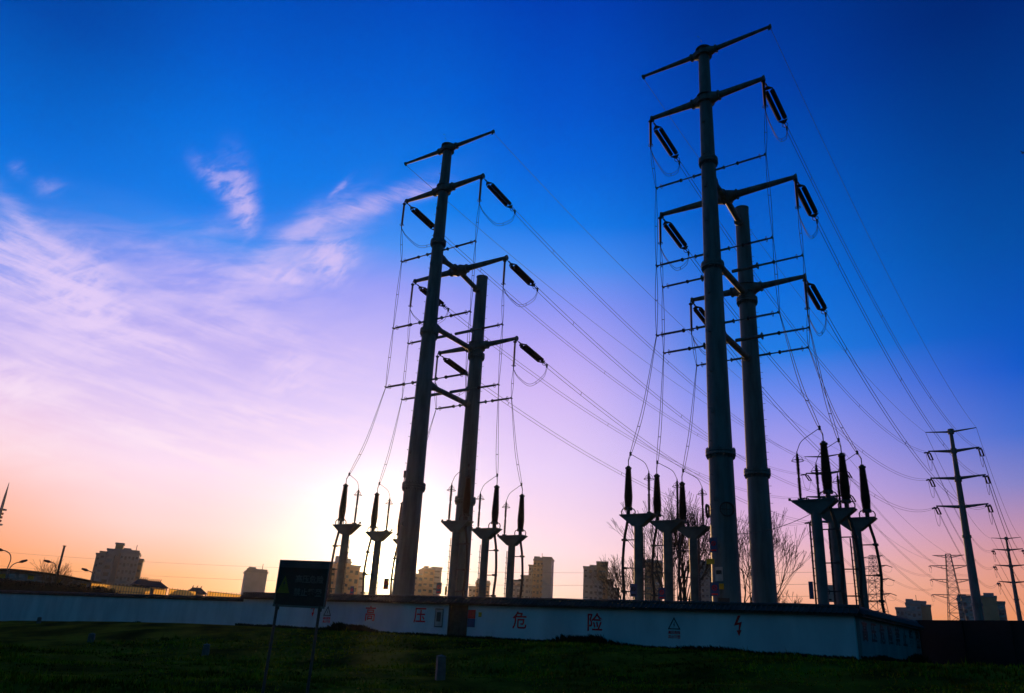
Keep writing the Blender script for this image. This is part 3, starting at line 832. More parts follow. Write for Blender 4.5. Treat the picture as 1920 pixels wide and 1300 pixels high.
for tk, (py, dz, peds) in towers.items():
    tn = tk
    Mx = frameM(py); rz = py.rotation_euler.z
    nxt = N1 if tn == 'right' else N3
    for s in (-1, 1):
        sn = 'left' if s < 0 else 'right'
        # earth wire
        z, L, p = FLEVEL[0]
        tip = Mx @ Vector((s * L, 0, z - SITE - .12))
        b = arm_tip_mono(nxt, PYRZ, 0, s)
        wire('earth_wire', sagline(tip, b, 3.2), .018, f'thin earth wire from the {sn} end of the {tn} pylon top arm', 'wire', 'earth wires')
        for lev in (1, 2, 3):
            z, L, p = FLEVEL[lev]
            tip = Mx @ Vector((s * L, PY[p], z - SITE - .18))
            tb = arm_tip_mono(nxt, PYRZ, lev, s) - Vector((0, 0, .25))
            # tension set points along the start of the span
            span = (tb - tip); hor = Vector((span.x, span.y, 0))
            yaw = math.atan2(-hor.x, hor.y); sagm = 5.2 if tn == 'right' else 5.0
            slope = math.atan2(span.z - 4 * sagm, hor.length)
            place(str0, tip, (slope, 0, yaw), f'{LV[lev]} twin tension insulator on the {sn} side of the {tn} pylon')
            d = Matrix.Rotation(yaw, 3, 'Z') @ Matrix.Rotation(slope, 3, 'X') @ Vector((0, 1, 0))
            e0 = tip + d * 4.75
            e1 = tb - hor.normalized() * 2.6 - Vector((0, 0, .5))
            cable_pair('conductor_pair', sagline(e0, e1, sagm * .93, 36), Vector((0, 0, .28)) + Matrix.Rotation(yaw, 3, 'Z') @ Vector((.10, 0, 0)), .020,
                       f'twin conductor from the {LV[lev]} {sn} arm of the {tn} pylon', 'twin overhead conductors', spacers=(.06, .3, .55))
            # post insulator
            ptop = Mx @ Vector((s * (L + .02), PY[p] - .25, z - SITE - .10))
            place(post0, ptop, (0, 0, rz), f'vertical post insulator at the {LV[lev]} {sn} arm tip of the {tn} pylon')
            pb = ptop - Vector((0, 0, 2.7))
            # jumper loop
            j = bez([e0 - Vector((0, 0, .1)), e0.lerp(pb, .12) - Vector((0, 0, .95)), e0.lerp(pb, .5) - Vector((0, 0, 1.55)), e0.lerp(pb, .85) - Vector((0, 0, .75)), pb])
            cable_pair('jumper_loop', j, lambda f: Vector((0, 0, .28 * (1 - f) + .04)), .018, f'hanging jumper loop at the {LV[lev]} {sn} arm of the {tn} pylon', 'jumper loops', spacers=(.4,))
            # down lead through the stand-off arms to the cable termination
            i = lev - 1
            px_, pyy = peds[s][i]
            term = Mx @ Vector((px_ + s * .68, pyy, 0)); term.z = dz
            arr = Mx @ Vector((px_ - s * .72, pyy, 0)); arr.z = dz
            ttop = term + Vector((0, 0, 3.4))
            via = {1: [(31.9, 3.87, 0), (25.8, 3.92, 0), (20.75, 3.97, 0)], 2: [(25.7, 4.87, 3.0), (20.7, 4.87, 3.0)], 3: [(20.7, 3.87, REARY)]}[lev]
            pts = [pb]
            for zz, LL, yy in via: pts.append(Mx @ Vector((s * LL, yy, zz - SITE)))
            last = pts[-1]
            dirn = ttop - last
            pts.append(last + dirn * .5 + Vector((0, 0, -.5)) - Vector((dirn.x, dirn.y, 0)) * .05)
            pts.append(last + dirn * .82 + Vector((0, 0, -.3)) - Vector((dirn.x, dirn.y, 0)) * .02)
            pts.append(ttop)
            full = []
            up = pts[:len(via) + 1]
            for a, b in zip(up, up[1:]): full += [a.lerp(b, k / 8) for k in range(8)]
            tail = bez(pts[len(via):], 10)
            nfix = len(full)
            full += tail
            tot_ = len(full) - 1
            fr = [k / tot_ for k in range(tot_ + 1)]
            kinks = [0] + [8 * (q + 1) for q in range(len(via))] + [tot_]
            def sepf(f, kinks=kinks, tot_=tot_, s=s):
                k = f * tot_
                for a, b in zip(kinks, kinks[1:]):
                    if a <= k <= b + 1e-6:
                        return Matrix.Rotation(rz, 3, 'Z') @ Vector((.05, .0, 0)) * .6 + Matrix.Rotation(rz, 3, 'Z') @ Vector((.11, .08, 0)) * math.sin(PI * min(1, (k - a) / max(1, b - a)))
                return Vector((.03, 0, 0))
            sp = tuple((a + b) / 2 / tot_ for a, b in zip(kinks, kinks[1:]))
            cable_pair('down_lead', full, sepf, .018, f'twin down lead hanging from the {LV[lev]} {sn} arm of the {tn} pylon', 'twin down leads', spacers=sp)
            # arc from down lead to arrester
            c0 = full[-1 - 4]
            atop = arr + Vector((0, 0, 2.62))
            mid = c0.lerp(atop, .5) + Vector((0, 0, .62))
            arc = bez([c0, c0.lerp(atop, .28) + Vector((0, 0, .12 if lev else 0)), c0.lerp(atop, .78) + Vector((0, 0, .28)), atop], 8)
            t = thing('arrester_lead', c0, 0, f'curved lead to the arrester on the {ROWN[i]} {sn} support of the {tn} pylon', 'wire', 'curved arrester leads')
            MB().tube([q - c0 for q in arc], .02, 5).build('wire', WIRE, t, True)
            MB().tube([Vector((0, 0, -.1)), Vector((0, 0, .12))], .07, 8).build('clamp', DARK, t)
            # pedestal and what stands on it
            wh = f'{ROWN[i]} support on the {sn} side of the {tn} pylon'
            pl = Mx @ Vector((px_, pyy, 0)); pl.z = SITE - 9.3 + dz
            rr_ = rz + (0 if s > 0 else PI)
            place(ped0, pl, (0, 0, rr_), f'{ROWN[i]} steel cable support on the {sn} side of the {tn} pylon')
            place(term0, term, (0, 0, rr_), f'brown cable termination on the {wh}')
            place(arr0, arr, (0, 0, rr_), f'slim surge arrester on the {wh}')
            # black cable down the pole
            cx = Matrix.Rotation(rz, 3, 'Z') @ Vector((s, 0, 0))
            base = Vector((pl.x, pl.y, dz - 7.3))
            wb = random.Random(hash((lev, s)) % 97).uniform(.02, .10)
            cp = bez([base + cx * .68 + Vector((0, 0, 7.2)), base + cx * .80 + Vector((0, 0, 6.6)), base + cx * .95 + Vector((0, 0, 5.8)), base + cx * (.98 + wb) + Vector((0, 0, 4.2)), base + cx * (.95) + Vector((0, 0, 2.8)), base + cx * (1.0 + wb) + Vector((0, 0, 1.4)), base + cx * .98 + Vector((0, 0, -.1))], 6)
            wire('power_cable', cp, .085, f'thick black cable running down the {wh}', 'cable', 'black cables down the supports', CABLE, 8)

a_ = frameM(pyR) @ Vector((prad(6.2), -.2, 6.2)); b2_ = frameM(pyR) @ Vector((5.2, -1.44, 6.9))
wire('guy_wire', sagline(a_, b2_, .25, 16), .016, 'low sagging wire from the right pylon foot to the nearest support on its right', 'wire', None)

# ------------------------------------------------------------------ small things on the big poles
def band_plate(parentpy, ang, z, w, h, mt, label, name='sign_plate', mark=None, extra=.04):
    Mx = frameM(parentpy); r = prad(z) + extra; a = R(ang)
    P = Mx @ Vector((r * math.cos(a), r * math.sin(a), z))
    t = thing(name, P, parentpy.rotation_euler.z + a + PI / 2, label, 'sign')
    MB().box((0, 0, 0), (w, .02, h)).build('plate', mt, t)
    if mark: MB().box((0, -.014, h * .12), (w * .7, .01, h * .28)).build('printed_mark', mark, t)
    return t
band_plate(pyR, -95, 4.0, .45, .75, WHT, 'pale number plate high on the front pole of the right pylon', mark=DARK)
band_plate(pyR, -92, 3.35, .4, .3, YEL, 'dull yellow plate below the pale number plate on the right pylon')
band_plate(pyR, -80, 2.5, .6, .5, DARK, 'dark square plate on the front pole of the right pylon')
band_plate(pyR, -112, 1.1, .28, .7, YEL, 'upright yellow strip plate low on the right pylon')
band_plate(pyL, -60, 1.2, .28, .7, YEL, 'upright yellow strip plate low on the left pylon')
def panel_on_pole(px, py, D, w, h, mt, label, mark=None, rz=None):
    P = at_d(px, py, D)
    t = thing('sign_plate', P, PYRZ if rz is None else rz, label, 'sign', None)
    MB().box((0, 0, 0), (w, .025, h)).build('plate', mt, t)
    if mark:
        m = MB(); m.torus((0, -.02, h * .1), (0, 1, 0), min(w, h) * .26, .02, 16, 5); m.tube([(-w * .15, -.02, h * .2), (w * .15, -.02, 0)], .02, 5); m.build('printed_mark', mark, t)
        MB().box((0, -.016, -h * .36), (w * .7, .008, h * .1)).build('printed_line', mark, t)
    # clamp band
    MB().tube([(0, .02, 0), (0, .30, 0)], .03, 6).build('bracket', DARK, t)
    return t
panel_on_pole(1188, 1107, 45.4, .42, .68, BLUEP, 'blue warning plate beside the nearest support left of the right pylon', BLKP)
panel_on_pole(1241, 1113, 48.6, .46, .66, BLUEP, 'blue round-symbol plate on the middle support left of the right pylon', REDP)
panel_on_pole(1340, 1105, 45.0, .5, .72, BLUEP, 'blue plate at the left edge of the right pylon foot', REDP)
panel_on_pole(1338, 1022, 45.0, .42, .8, BLUEP, 'blue and red plate strapped at the left edge of the right pylon', REDP)
panel_on_pole(1332, 1053, 45.0, .45, .28, YEL, 'short yellow plate sticking out left of the right pylon')
panel_on_pole(1549, 1113, 45.0, .72, .85, WHT, 'pale board with a round symbol between the supports right of the right pylon', BLKP)
panel_on_pole(1521, 1107, 43.8, .22, .85, BLUEP, 'narrow blue plate left of the nearest support right of the right pylon')
panel_on_pole(823, 1103, 60.6, .5, .8, BLUEP, 'blue plate beside the rear pole of the left pylon', REDP)
panel_on_pole(724, 1095, 56.0, .45, .7, DARK, 'dark maroon plate at the left of the left pylon foot', REDP)
panel_on_pole(836, 1108, 60.0, .18, .6, YEL, 'small yellow plate on the rear pole of the left pylon')
panel_on_pole(660, 1108, 56.5, .35, .6, BLUEP, 'blue plate on the nearest support left of the left pylon', REDP)
# two coils of spare cable on the right pylon
for ang_, z_, lb in ((-172, 7.55, 'round coil of cable hung on the left side of the right pylon pole'), (-55, 7.5, 'round coil of cable hung on the front of the right pylon pole')):
    a = R(ang_); r = prad(z_) + .06; P = frameM(pyR) @ Vector((r * math.cos(a), r * math.sin(a), z_))
    t = thing('cable_coil', P, PYRZ + a + PI / 2, lb, 'cable coil', 'cable coils on the pole')
    if True:
        m = MB()
        for q in range(4): m.torus((0, -.03 - .03 * q, 0), (0, 1, .02), .36 + .012 * q, .024, 20, 5)
        m.build('coil', CABLE, t)
        m = MB(); m.tube([(-.38, -.05, 0), (.38, -.05, 0)], .02, 5); m.tube([(0, -.05, -.38), (0, -.05, .38)], .02, 5); m.build('cross_frame', DARK, t)
# small camera box on the left pylon flange
P = frameM(pyL) @ Vector((-prad(11) - .22, -.1, 10.9 + .2))
t = thing('signal_box', P, PYRZ, 'small dark device standing beside the flange of the left pylon', 'device')
MB().tube([(0, 0, -.3), (0, 0, .5)], .035, 6).build('stalk', DARK, t); MB().box((.04, 0, .75), (.16, .16, .5)).build('housing', DARK, t)
MB().box((.1, 0, -.25), (.35, .12, .08)).build('bracket', DARK, t)

# ------------------------------------------------------------------ distant single-pole pylons
def make_mono(loc, label, top=40.5):
    t = thing('single_pole_pylon', loc, PYRZ, label, 'pylon', 'single-pole steel pylons of the line beyond')
    m = MB(); m.tube([(0, 0, z) for z in (-.5, 10, 20, 30, top - SITE)], [.85, .72, .58, .43, .28], 20); p = m.build('pole', STEEL, t, True)
    for z in (9.8, 20.5, 29.8):
        MB().tube([(0, 0, z - .2), (0, 0, z + .2)], .98 - .0135 * z, 20).build('flange', STEEL, p)
    for k, (z, L) in enumerate(MLEV):
        m = MB(); z -= SITE
        for s in (-1, 1):
            m.tube([(0, 0, z - .35), (s * .8, 0, z - .28), (s * L, 0, z)], [.30 if k else .22, .26 if k else .16, .11 if k else .07], 10)
        m.tube([(0, 0, z - .7), (0, 0, z + .1)], .5 - .0 * z, 16)
        m.build('crossarm', STEEL, t, True)
    return t


def make_mono_string():
    t = thing('tension_insulator', (0, 0, 0), 0, 'x', 'insulator', 'tension insulators on the single-pole pylons')
    for s in (-1, 1):
        m = MB(); m.tube([(s * .22, .5, 0), (s * .22, 2.9, 0)], .13, 8); m.build('insulator_string', PORC, t)
    m = MB(); m.tube([(0, 0, 0), (0, .5, 0)], .05, 5); m.box((0, .45, 0), (.6, .1, .08)); m.box((0, 2.95, 0), (.6, .1, .08)); m.build('yoke_plate', DARK, t)
    return t


mono1 = make_mono(N1, 'tall single-pole pylon standing at the right behind the black fence')
mono3 = copy_tree(mono1); mono3.location = N3; mono3['label'] = 'single-pole pylon seen behind the supports right of the right pylon'
mono2 = copy_tree(mono1); mono2.location = N2; mono2.scale = (.92,) * 3; mono2['label'] = 'small far single-pole pylon at the right edge of the view'
ms0 = make_mono_string()
def beyond(N, k, name, onward, kn=1.0, far_tip=None):
    for lev in (0, 1, 2, 3):
        for s in (-1, 1):
            sn = 'left' if s < 0 else 'right'; tip = arm_tip_mono(N, PYRZ, lev, s, k)
            far = far_tip(lev, s)
            if lev == 0:
                wire('earth_wire', sagline(tip, far, 4), .028, f'earth wire running on from the {sn} top arm of {name}', 'wire', 'earth wires')
                continue
            for dirn, nm in ((1, 'away-facing'), (-1, 'near-facing')):
                yaw = PYRZ if dirn > 0 else PYRZ + PI
                place(ms0, tip - Vector((0, 0, .2)), (R(-14), 0, yaw), f'{nm} tension insulator on the {LV[lev]} {sn} arm of {name}')
            f = vdir; A = tip + f * 2.9 - Vector((0, 0, .95)); B = tip - f * 2.9 - Vector((0, 0, .95))
            wire('jumper_loop', bez([A, A.lerp(B, .2) - Vector((0, 0, 1.8)), A.lerp(B, .5) - Vector((0, 0, 2.4)), A.lerp(B, .8) - Vector((0, 0, 1.8)), B], 6), .03, f'jumper loop under the {LV[lev]} {sn} arm of {name}', 'wire', 'jumper loops on the single-pole pylons')
            if far is not None:
                cable_pair('conductor_pair', sagline(A, far, 5.5 if far.length < 500 else 9, 24), Vector((0, 0, .4)), .026, f'twin conductor leading on from the {LV[lev]} {sn} arm of {name}', 'twin overhead conductors', spacers=(.5,))
k2 = .92
beyond(N1, 1, 'the tall single-pole pylon at right', N2, far_tip=lambda l, s: arm_tip_mono(N2, PYRZ, l, s, k2) + Vector((0, 0, 0)))
LT = [(37.5, 5.0), (34, 6.2), (29.3, 6.4), (24.2, 6.6)]
beyond(N3, 1, 'the single-pole pylon behind the supports', N4, far_tip=lambda l, s: N4 + Matrix.Rotation(PYRZ, 3, 'Z') @ Vector((s * LT[l][1], 0, LT[l][0] - SITE - (1.5 if l else 0))))
beyond(N2, k2, 'the small far single-pole pylon', None, far_tip=lambda l, s: arm_tip_mono(N2 + vdir * 240, PYRZ, l, s, k2))
mono4 = copy_tree(mono1); mono4.location = N2 + vdir * 240; mono4.scale = (k2,) * 3; mono4['label'] = 'farthest single-pole pylon, beyond the right edge of the view'


# ------------------------------------------------------------------ lattice pylons
def make_lattice(loc, rz, label, H=38):
    t = thing('lattice_pylon', loc, rz, label, 'pylon', 'lattice steel pylons on the horizon')
    def hw(z): return 3.4 * (1 - z / H) ** 1.15 + .75
    legs = []
    for sx in (-1, 1):
        for sy in (-1, 1):
            MB().tube([(sx * hw(z), sy * hw(z), z) for z in (0, 6, 12, 18, 24, H)], .10, 5).build('leg', STEEL2, t)
    m = MB(); z = 0; lv = []
    while z < H - .5: lv.append(z); z += max(1.5, hw(z) * 1.35)
    lv.append(H)
    for a, b in zip(lv, lv[1:]):
        wa, wb = hw(a), hw(b)
        for sx, sy, tx, ty in ((-1, -1, 1, -1), (1, -1, 1, 1), (1, 1, -1, 1), (-1, 1, -1, -1)):
            m.tube([(sx * wa, sy * wa, a), (tx * wb, ty * wb, b)], .055, 4); m.tube([(tx * wa, ty * wa, a), (sx * wb, sy * wb, b)], .055, 4)
            m.tube([(sx * wb, sy * wb, b), (tx * wb, ty * wb, b)], .055, 4)
    m.build('bracing', STEEL2, t)
    for z, L in LT:
        for s in (-1, 1):
            m = MB(); w = hw(z)
            for sy in (-1, 1):
                m.tube([(s * w, sy * w, z), (s * L, 0, z + .1)], .07, 4); m.tube([(s * w, sy * w, z - 1.1 if z < 37 else z - .7), (s * L, 0, z + .1)], .07, 4)
            for q in (.3, .6):
                m.tube([(s * (w + (L - w) * q), 0, z), (s * (w + (L - w) * q), 0, z - 1.0 * (1 - q))], .05, 4)
                m.tube([(s * (w + (L - w) * q), w * (1 - q), z), (s * (w + (L - w) * q), -w * (1 - q), z)], .05, 4)
            m.build('crossarm', STEEL2, t)
            if z < 37:
                m = MB()
                for yy in (-1, 1): m.tube([(s * L, 0, z), (s * L, yy * 2.6, z - .5)], .13, 6)
                m.tube(bez([(s * L, -2.6, z - .5), (s * L, -1.5, z - 2.2), (s * L, 1.5, z - 2.2), (s * L, 2.6, z - .5)], 4), .03, 4)
                m.build('insulator', DARK, t)
    return t
lat1 = make_lattice(N4, PYRZ, 'lattice steel pylon between the two apartment blocks at right', 38)
P = at_d(1646, 1140, 318)
lat2 = copy_tree(lat1); lat2.location = (P.x, P.y, SITE); lat2.rotation_euler = (0, 0, R(-70)); lat2.scale = (.98,) * 3
lat2['label'] = 'lattice steel pylon just right of the cable supports'
# a faint line crossing behind, hung on that lattice pylon
for k, (yy, nmk) in enumerate(((1010, 'upper'), (1040, 'middle'), (1075, 'lower'))):
    a = at_d(1644, [1072, 1094, 1116][k], 318); b = at_d(-400, [985, 1012, 1040][k], 900)
    wire('far_conductor', sagline(a, b, 12, 40), .05, f'{nmk} faint far wire crossing low behind the whole scene', 'wire', 'faint far wires')

# ------------------------------------------------------------------ buildings far behind
def building(label, D, boxes, pxc, mats=None, name='apartment_building', rot=0, win=True, seed=1):
    """boxes: (x0px, x1px, ytop px, y offset m, depth m, material, windows?)"""
    base = at_d(pxc, 1130, D)
    az0 = math.atan2(base.x, base.y)
    rz = -az0 + rot
    t = thing(name, (base.x, base.y, 0), rz, label, 'building')
    inv = (Matrix.Translation((base.x, base.y, 0)) @ Matrix.Rotation(rz, 4, 'Z')).inverted()
    rr = random.Random(seed); nw = 0
    for x0, x1, yt, dy, dep, mm, wn in boxes:
        def lx(px, py):
            q = inv @ at_d(px, py, D); return q
        yb = 1125
        # horizontal position measured at roof height
        d0, d1 = lx(x0, yt), lx(x1, yt)
        w = abs(d1.x - d0.x); cx = (d0.x + d1.x) / 2; H = (d0.z + d1.z) / 2
        MB().box((cx, dy + dep / 2, H / 2 - 1), (w, dep, H + 2)).build('wall', mm, t)
        MB().box((cx, dy + dep / 2, H + .35), (w + .6, dep + .6, .7)).build('roof', FACC, t)
        if win and wn:
            ncol = wn; pitch = w / ncol; storeys = int((H - 6) / 3.0)
            for c in range(ncol):
                for f in range(storeys):
                    z = H - 2.0 - f * 3.0
                    if z < 12 or nw >= 96: continue
                    x = cx - w / 2 + pitch * (c + .5)
                    m = MB(); m.box((0, 0, 0), (pitch * .56, .3, 1.5)); o = m.build('window', GLASSB if rr.random() < .18 else GLASS, t)
                    o.location = (x, dy - .08, z)
                    if c % 2 == 0:
                        m = MB(); m.box((0, 0, 0), (pitch * .8, 1.0, .25)); m.box((0, -.45, .5), (pitch * .8, .08, .8)); q = m.build('balcony', mm, t); q.location = (x, dy - .52, z - 1.1)
                    nw += 1
    bx = max(boxes, key=lambda q: q[1] - q[0])
    d0, d1 = inv @ at_d(bx[0], bx[2], D), inv @ at_d(bx[1], bx[2], D)
    w = d1.x - d0.x; cx = (d0.x + d1.x) / 2; H = (d0.z + d1.z) / 2 + .7
    MB().box((cx - w * .22, bx[3] + 4, H + .9), (3.2, 2.6, 1.8)).build('roof_tank', FACC, t)
    MB().tube([(cx + w * .25, bx[3] + 3, H - .1), (cx + w * .25, bx[3] + 3, H + 3.6)], .14, 5).build('aerial', DARK, t)
    MB().box((cx, bx[3] + .3, H + .5), (w * .96, .15, 1.0)).build('parapet', FACC, t)
    return t


building('apartment block at far left with a thin tower on its stepped roof', 400,
         [(188, 200, 1037, -2, 12, FACC, 1), (180, 215, 1041, 0, 16, FACC, 2), (200, 226, 1031, 3, 14, FACC, 0), (216, 231, 1019, 5, 6, FACB, 0), (226, 262, 1038, 1.5, 14, FACA, 5), (238, 248, 1034, 4, 8, FACC, 0), (258, 268, 1049, 6, 10, FACB, 1)], 222, seed=2, rot=R(-3))
building('pale plain office slab just left of the warning board', 390, [(461, 502, 1074, 0, 16, FACA, 0), (464, 500, 1072, 3, 10, FACA, 5)], 482, seed=3, rot=R(4))
building('stepped apartment block right beside the warning board', 300,
         [(619, 634, 1067, 4, 14, FACB, 1), (632, 658, 1056, 0, 16, FACB, 3), (656, 678, 1063, 2, 14, FACB, 2), (676, 690, 1075, 4, 12, FACC, 1)], 655, seed=4, rot=R(10))
building('stepped block between the two poles of the left pylon', 430,
         [(752, 776, 1081, 4, 14, FACB, 2), (774, 796, 1078, 2, 14, FACB, 2), (794, 816, 1068, 0, 15, FACB, 2), (814, 832, 1065, 3, 12, FACA, 1), (800, 806, 1063, 4, 4, FACC, 0)], 793, seed=5, rot=R(10))
building('low block between the right supports of the left pylon', 470, [(879, 893, 1101, 2, 12, FACC, 2), (892, 919, 1094, 0, 12, FACB, 3)], 900, seed=6)
building('tall slab block with a slanted crown left of centre', 440,
         [(958, 976, 1089, 2, 12, FACC, 2), (975, 992, 1080, 3, 14, FACC, 2), (990, 1002, 1060, 4, 14, FACC, 2), (1000, 1020, 1051, 1, 16, FACB, 3), (1018, 1034, 1047, 0, 18, FACA, 0), (1002, 1012, 1049, 6, 8, FACC, 0)], 1000, seed=7, rot=R(-6))
building('grey apartment block at centre with a stepped right side', 450,
         [(1094, 1121, 1064, 2, 16, FACC, 3), (1106, 1121, 1060, 6, 8, FACC, 0), (1119, 1140, 1055, 1, 16, FACB, 1), (1096, 1130, 1095, -4, 12, FACA, 4), (1138, 1151, 1088, 3, 12, FACC, 2), (1149, 1161, 1104, 3, 12, FACC, 1)], 1125, seed=8)
building('dark slab block behind the bare tree at centre', 460, [(1208, 1241, 1056, 0, 16, FACB, 2), (1222, 1240, 1053, 3, 8, FACC, 0)], 1224, seed=9)
building('grey block just left of the right pylon foot', 455, [(1305, 1336, 1058, 0, 16, FACC, 4), (1310, 1322, 1054, 5, 6, FACC, 0)], 1320, seed=10)
building('low apartment block between the two lattice pylons', 430,
         [(1679, 1702, 1141, 3, 10, FACC, 3), (1698, 1726, 1133, 0, 14, FACA, 3), (1714, 1736, 1129, 3, 8, FACC, 0), (1724, 1745, 1136, 2, 14, FACB, 0)], 1712, seed=11)
building('apartment block behind the foot of the tall single-pole pylon', 420,
         [(1794, 1832, 1124, 1, 14, FACA, 4), (1815, 1838, 1119, 4, 8, FACC, 0), (1838, 1868, 1120, 0, 16, FACB, 0), (1845, 1862, 1114, 3, 10, FACC, 0), (1866, 1884, 1130, 2, 14, FACC, 1)], 1840, seed=12)

# television tower at far left
P = at_d(-3, 975, 900)
tv = thing('television_tower', (P.x, P.y, 0), 0, 'slender needle television tower at the far left edge', 'tower')
ztop = at_d(17, 905, 900).z
MB().tube([(0, 0, 0), (0, 0, ztop - 40)], [5, 1.8], 12).build('shaft', FACC, tv)
m = MB()
for dz_ in (-26, -40): m.tube([(0, 0, ztop + dz_ - .6), (0, 0, ztop + dz_ + .6)], 4.6, 12)
m.build('platform', FACC, tv)
MB().tube([(0, 0, ztop - 40), (0, 0, ztop - 14), (0, 0, ztop)], [1.8, 1.2, .2], 8).build('antenna_mast', WHT, tv)
m = MB()
for k in range(5): m.box((2.0, 0, ztop - 30 - k * 3.4), (1.6, 1.6, 2.0))
m.build('antenna_panel', REDP, tv)

# ------------------------------------------------------------------ left background: canopy hall, lamps, hedge, yellow fence, pavilions
def zat(px, py, D): return at_d(px, py, D).z
# curved roof hall
A_ = at_d(-60, 1075, 170); B_ = at_d(190, 1095, 170)
dv = (B_ - A_); rzh = math.atan2(dv.y, dv.x); Lh = math.hypot(dv.x, dv.y)
hall = thing('low_hall', (A_.x, A_.y, SITE), rzh, 'long low hall with a curved roof behind the left wall', 'building')
m = MB(); prof = []
for k in range(21):
    x = Lh * k / 20; zt = at_d(-60 + 250 * k / 20, 0, 170)
    f = k / 20; py_ = 1068 + 25 * max(0, (f - .25) / .75) ** 1.2 - 3 * math.sin(f * 3)
    prof.append((x, zat(-60 + 250 * f, py_, 170) - SITE))
m.prism(prof + [(x, z - .35) for x, z in reversed(prof)], -1.0, 9); m.build('curved_roof', CAPM, hall)
m = MB(); m.prism([(x, z - .26) for x, z in prof] + [(Lh, -.2), (0, -.2)], 0, 8); m.build('wall', FACC, hall)
for k in range(14):
    x = Lh * (k + .6) / 14.6; f = x / Lh; zt = prof[int(f * 20)][1]
    MB().box((x, -.05, zt - 1.15), (Lh / 22, .12, .65)).build('window', GLASSB if k % 3 else YEL, hall)
# hedge
hp = MB(); rr = random.Random(8)
H0 = at_d(-80, 1100, 150); H1 = at_d(215, 1108, 150)
for i in range(9000):
    t_ = rr.random(); p = H0.lerp(H1, t_); x = p.x + rr.uniform(-1, 1); y = p.y + rr.uniform(-1.2, 1.2)
    topz = zat(-80 + 295 * t_, 1084 + 22 * t_ ** 1.2 + 2.5 * math.sin(t_ * 40) + 2 * math.sin(t_ * 91), 150)
    z = rr.uniform(2.5, topz) if rr.random() < .5 else topz - abs(rr.gauss(0, .25))
    s_ = rr.uniform(.06, .16); a = rr.uniform(0, 6.3); b = rr.uniform(-1, 1)
    i0 = len(hp.v); ux, uy = math.cos(a) * s_, math.sin(a) * s_
    hp.v += [(x - ux, y - uy, z), (x + uy * b, y - ux * b, z - s_), (x + ux, y + uy, z), (x - uy * b, y + ux * b, z + s_)]; hp.f.append((i0, i0 + 1, i0 + 2, i0 + 3))
hedge = thing('hedge', (0, 0, 0), 0, 'dark hedge above the plain left wall in front of the low hall', 'hedge')
hp.build('foliage', HEDGE, hedge)
hc = MB(); i0 = 0
for k in range(24):
    p, q = H0.lerp(H1, k / 24), H0.lerp(H1, (k + 1) / 24)
    zt = zat(-80 + 295 * (k + .5) / 24, 1084 + 22 * ((k + .5) / 24) ** 1.2, 150) - .3
    c = (p + q) / 2; hc.box((c.x, c.y, (zt + 1) / 2), ((q - p).length * 1.05, 1.4 + .2 * (k % 3), zt - 1), Matrix.Rotation(rzh, 3, 'Z'))
hc.build('branches', HEDGE, hedge)

# yellow translucent fence in bays
def fence_bay(px0, px1, yt0, yt1, D, label, n):
    a, b = at_d(px0, yt0, D), at_d(px1, yt1, D); d = b - a; rz = math.atan2(d.y, d.x); L = math.hypot(d.x, d.y)
    t = thing('sheet_fence', (a.x, a.y, 0), rz, label, 'fence', 'glowing yellow sheet fences on the left skyline')
    m = MB(); i = 0
    m.v += [(0, 0, a.z - 2.6), (L, 0, b.z - 2.6), (L, 0, b.z), (0, 0, a.z)]; m.f.append((0, 1, 2, 3)); m.build('sheet', YF, t)
    for k in range(n + 1):
        x = L * k / n; zt = a.z + (b.z - a.z) * k / n; MB().box((x, -.06, zt - 1.3), (.07, .07, 2.8 + .2 * (k % 2))).build('fence_post', DARK, t)
    m = MB()
    m.tube([(0, -.06, a.z - .05), (L, -.06, b.z - .05)], .04, 4); m.build('top_rail', DARK, t)
    MB().tube([(0, -.06, a.z - .9), (L, -.06, b.z - .9)], .035, 4).build('lower_rail', DARK, t)
fence_bay(172, 283, 1093, 1103, 150, 'longest yellow sheet fence below the far left apartment block', 22)
fence_bay(289, 312, 1104, 1106, 150, 'short yellow sheet fence beside the first pavilion', 5)
fence_bay(318, 368, 1104, 1109, 150, 'yellow sheet fence between the two pavilions', 10)
fence_bay(390, 458, 1109, 1116, 150, 'yellow sheet fence ending at the white wall corner', 14)
def pavilion(px, py, w, label, D=160, spikes=3):
    P = at_d(px, py, D)
    t = thing('pavilion', (P.x, P.y, SITE), rzh, label, 'pavilion', 'low tiled pavilions on the left skyline')
    H = P.z - SITE; m = MB()
    i = 0; h2 = 1.1
    m.v += [(-w / 2, -2, H - h2), (w / 2, -2, H - h2), (w / 2, 2, H - h2), (-w / 2, 2, H - h2), (-w / 5, 0, H), (w / 5, 0, H)]
    m.f += [(0, 1, 5, 4), (1, 2, 5), (2, 3, 4, 5), (3, 0, 4), (3, 2, 1, 0)]
    m.build('roof', CAPM, t)
    m = MB()
    for k in range(spikes):
        x = -w / 5 + 2 * w / 5 * k / max(1, spikes - 1); m.tube([(x, 0, H - .05), (x + .05, 0, H + .18), (x + .22, 0, H + .42)], [.12, .09, .02], 6)
    m.build('ridge_ornament', CAPM, t)
    m = MB()
    for x in (-.42, -.14, .14, .42): m.tube([(x * w, -1.6, 0), (x * w, -1.6, H - h2 + .05)], .12, 8); m.tube([(x * w, 1.6, 0), (x * w, 1.6, H - h2 + .05)], .12, 8)
    m.build('column', FACC, t)
    MB().box((0, 1.0, (H - h2) / 2), (w * .8, .2, H - h2 - .1)).build('wall', FACA, t)
pavilion(290, 1090, 4.8, 'tiled pavilion roof right of the far left apartment block', spikes=7)
pavilion(369, 1102, 3.6, 'smaller tiled pavilion between yellow fences')
pavilion(268, 1086, 3.6, 'first small pavilion roof just below the far left apartment block', spikes=5)

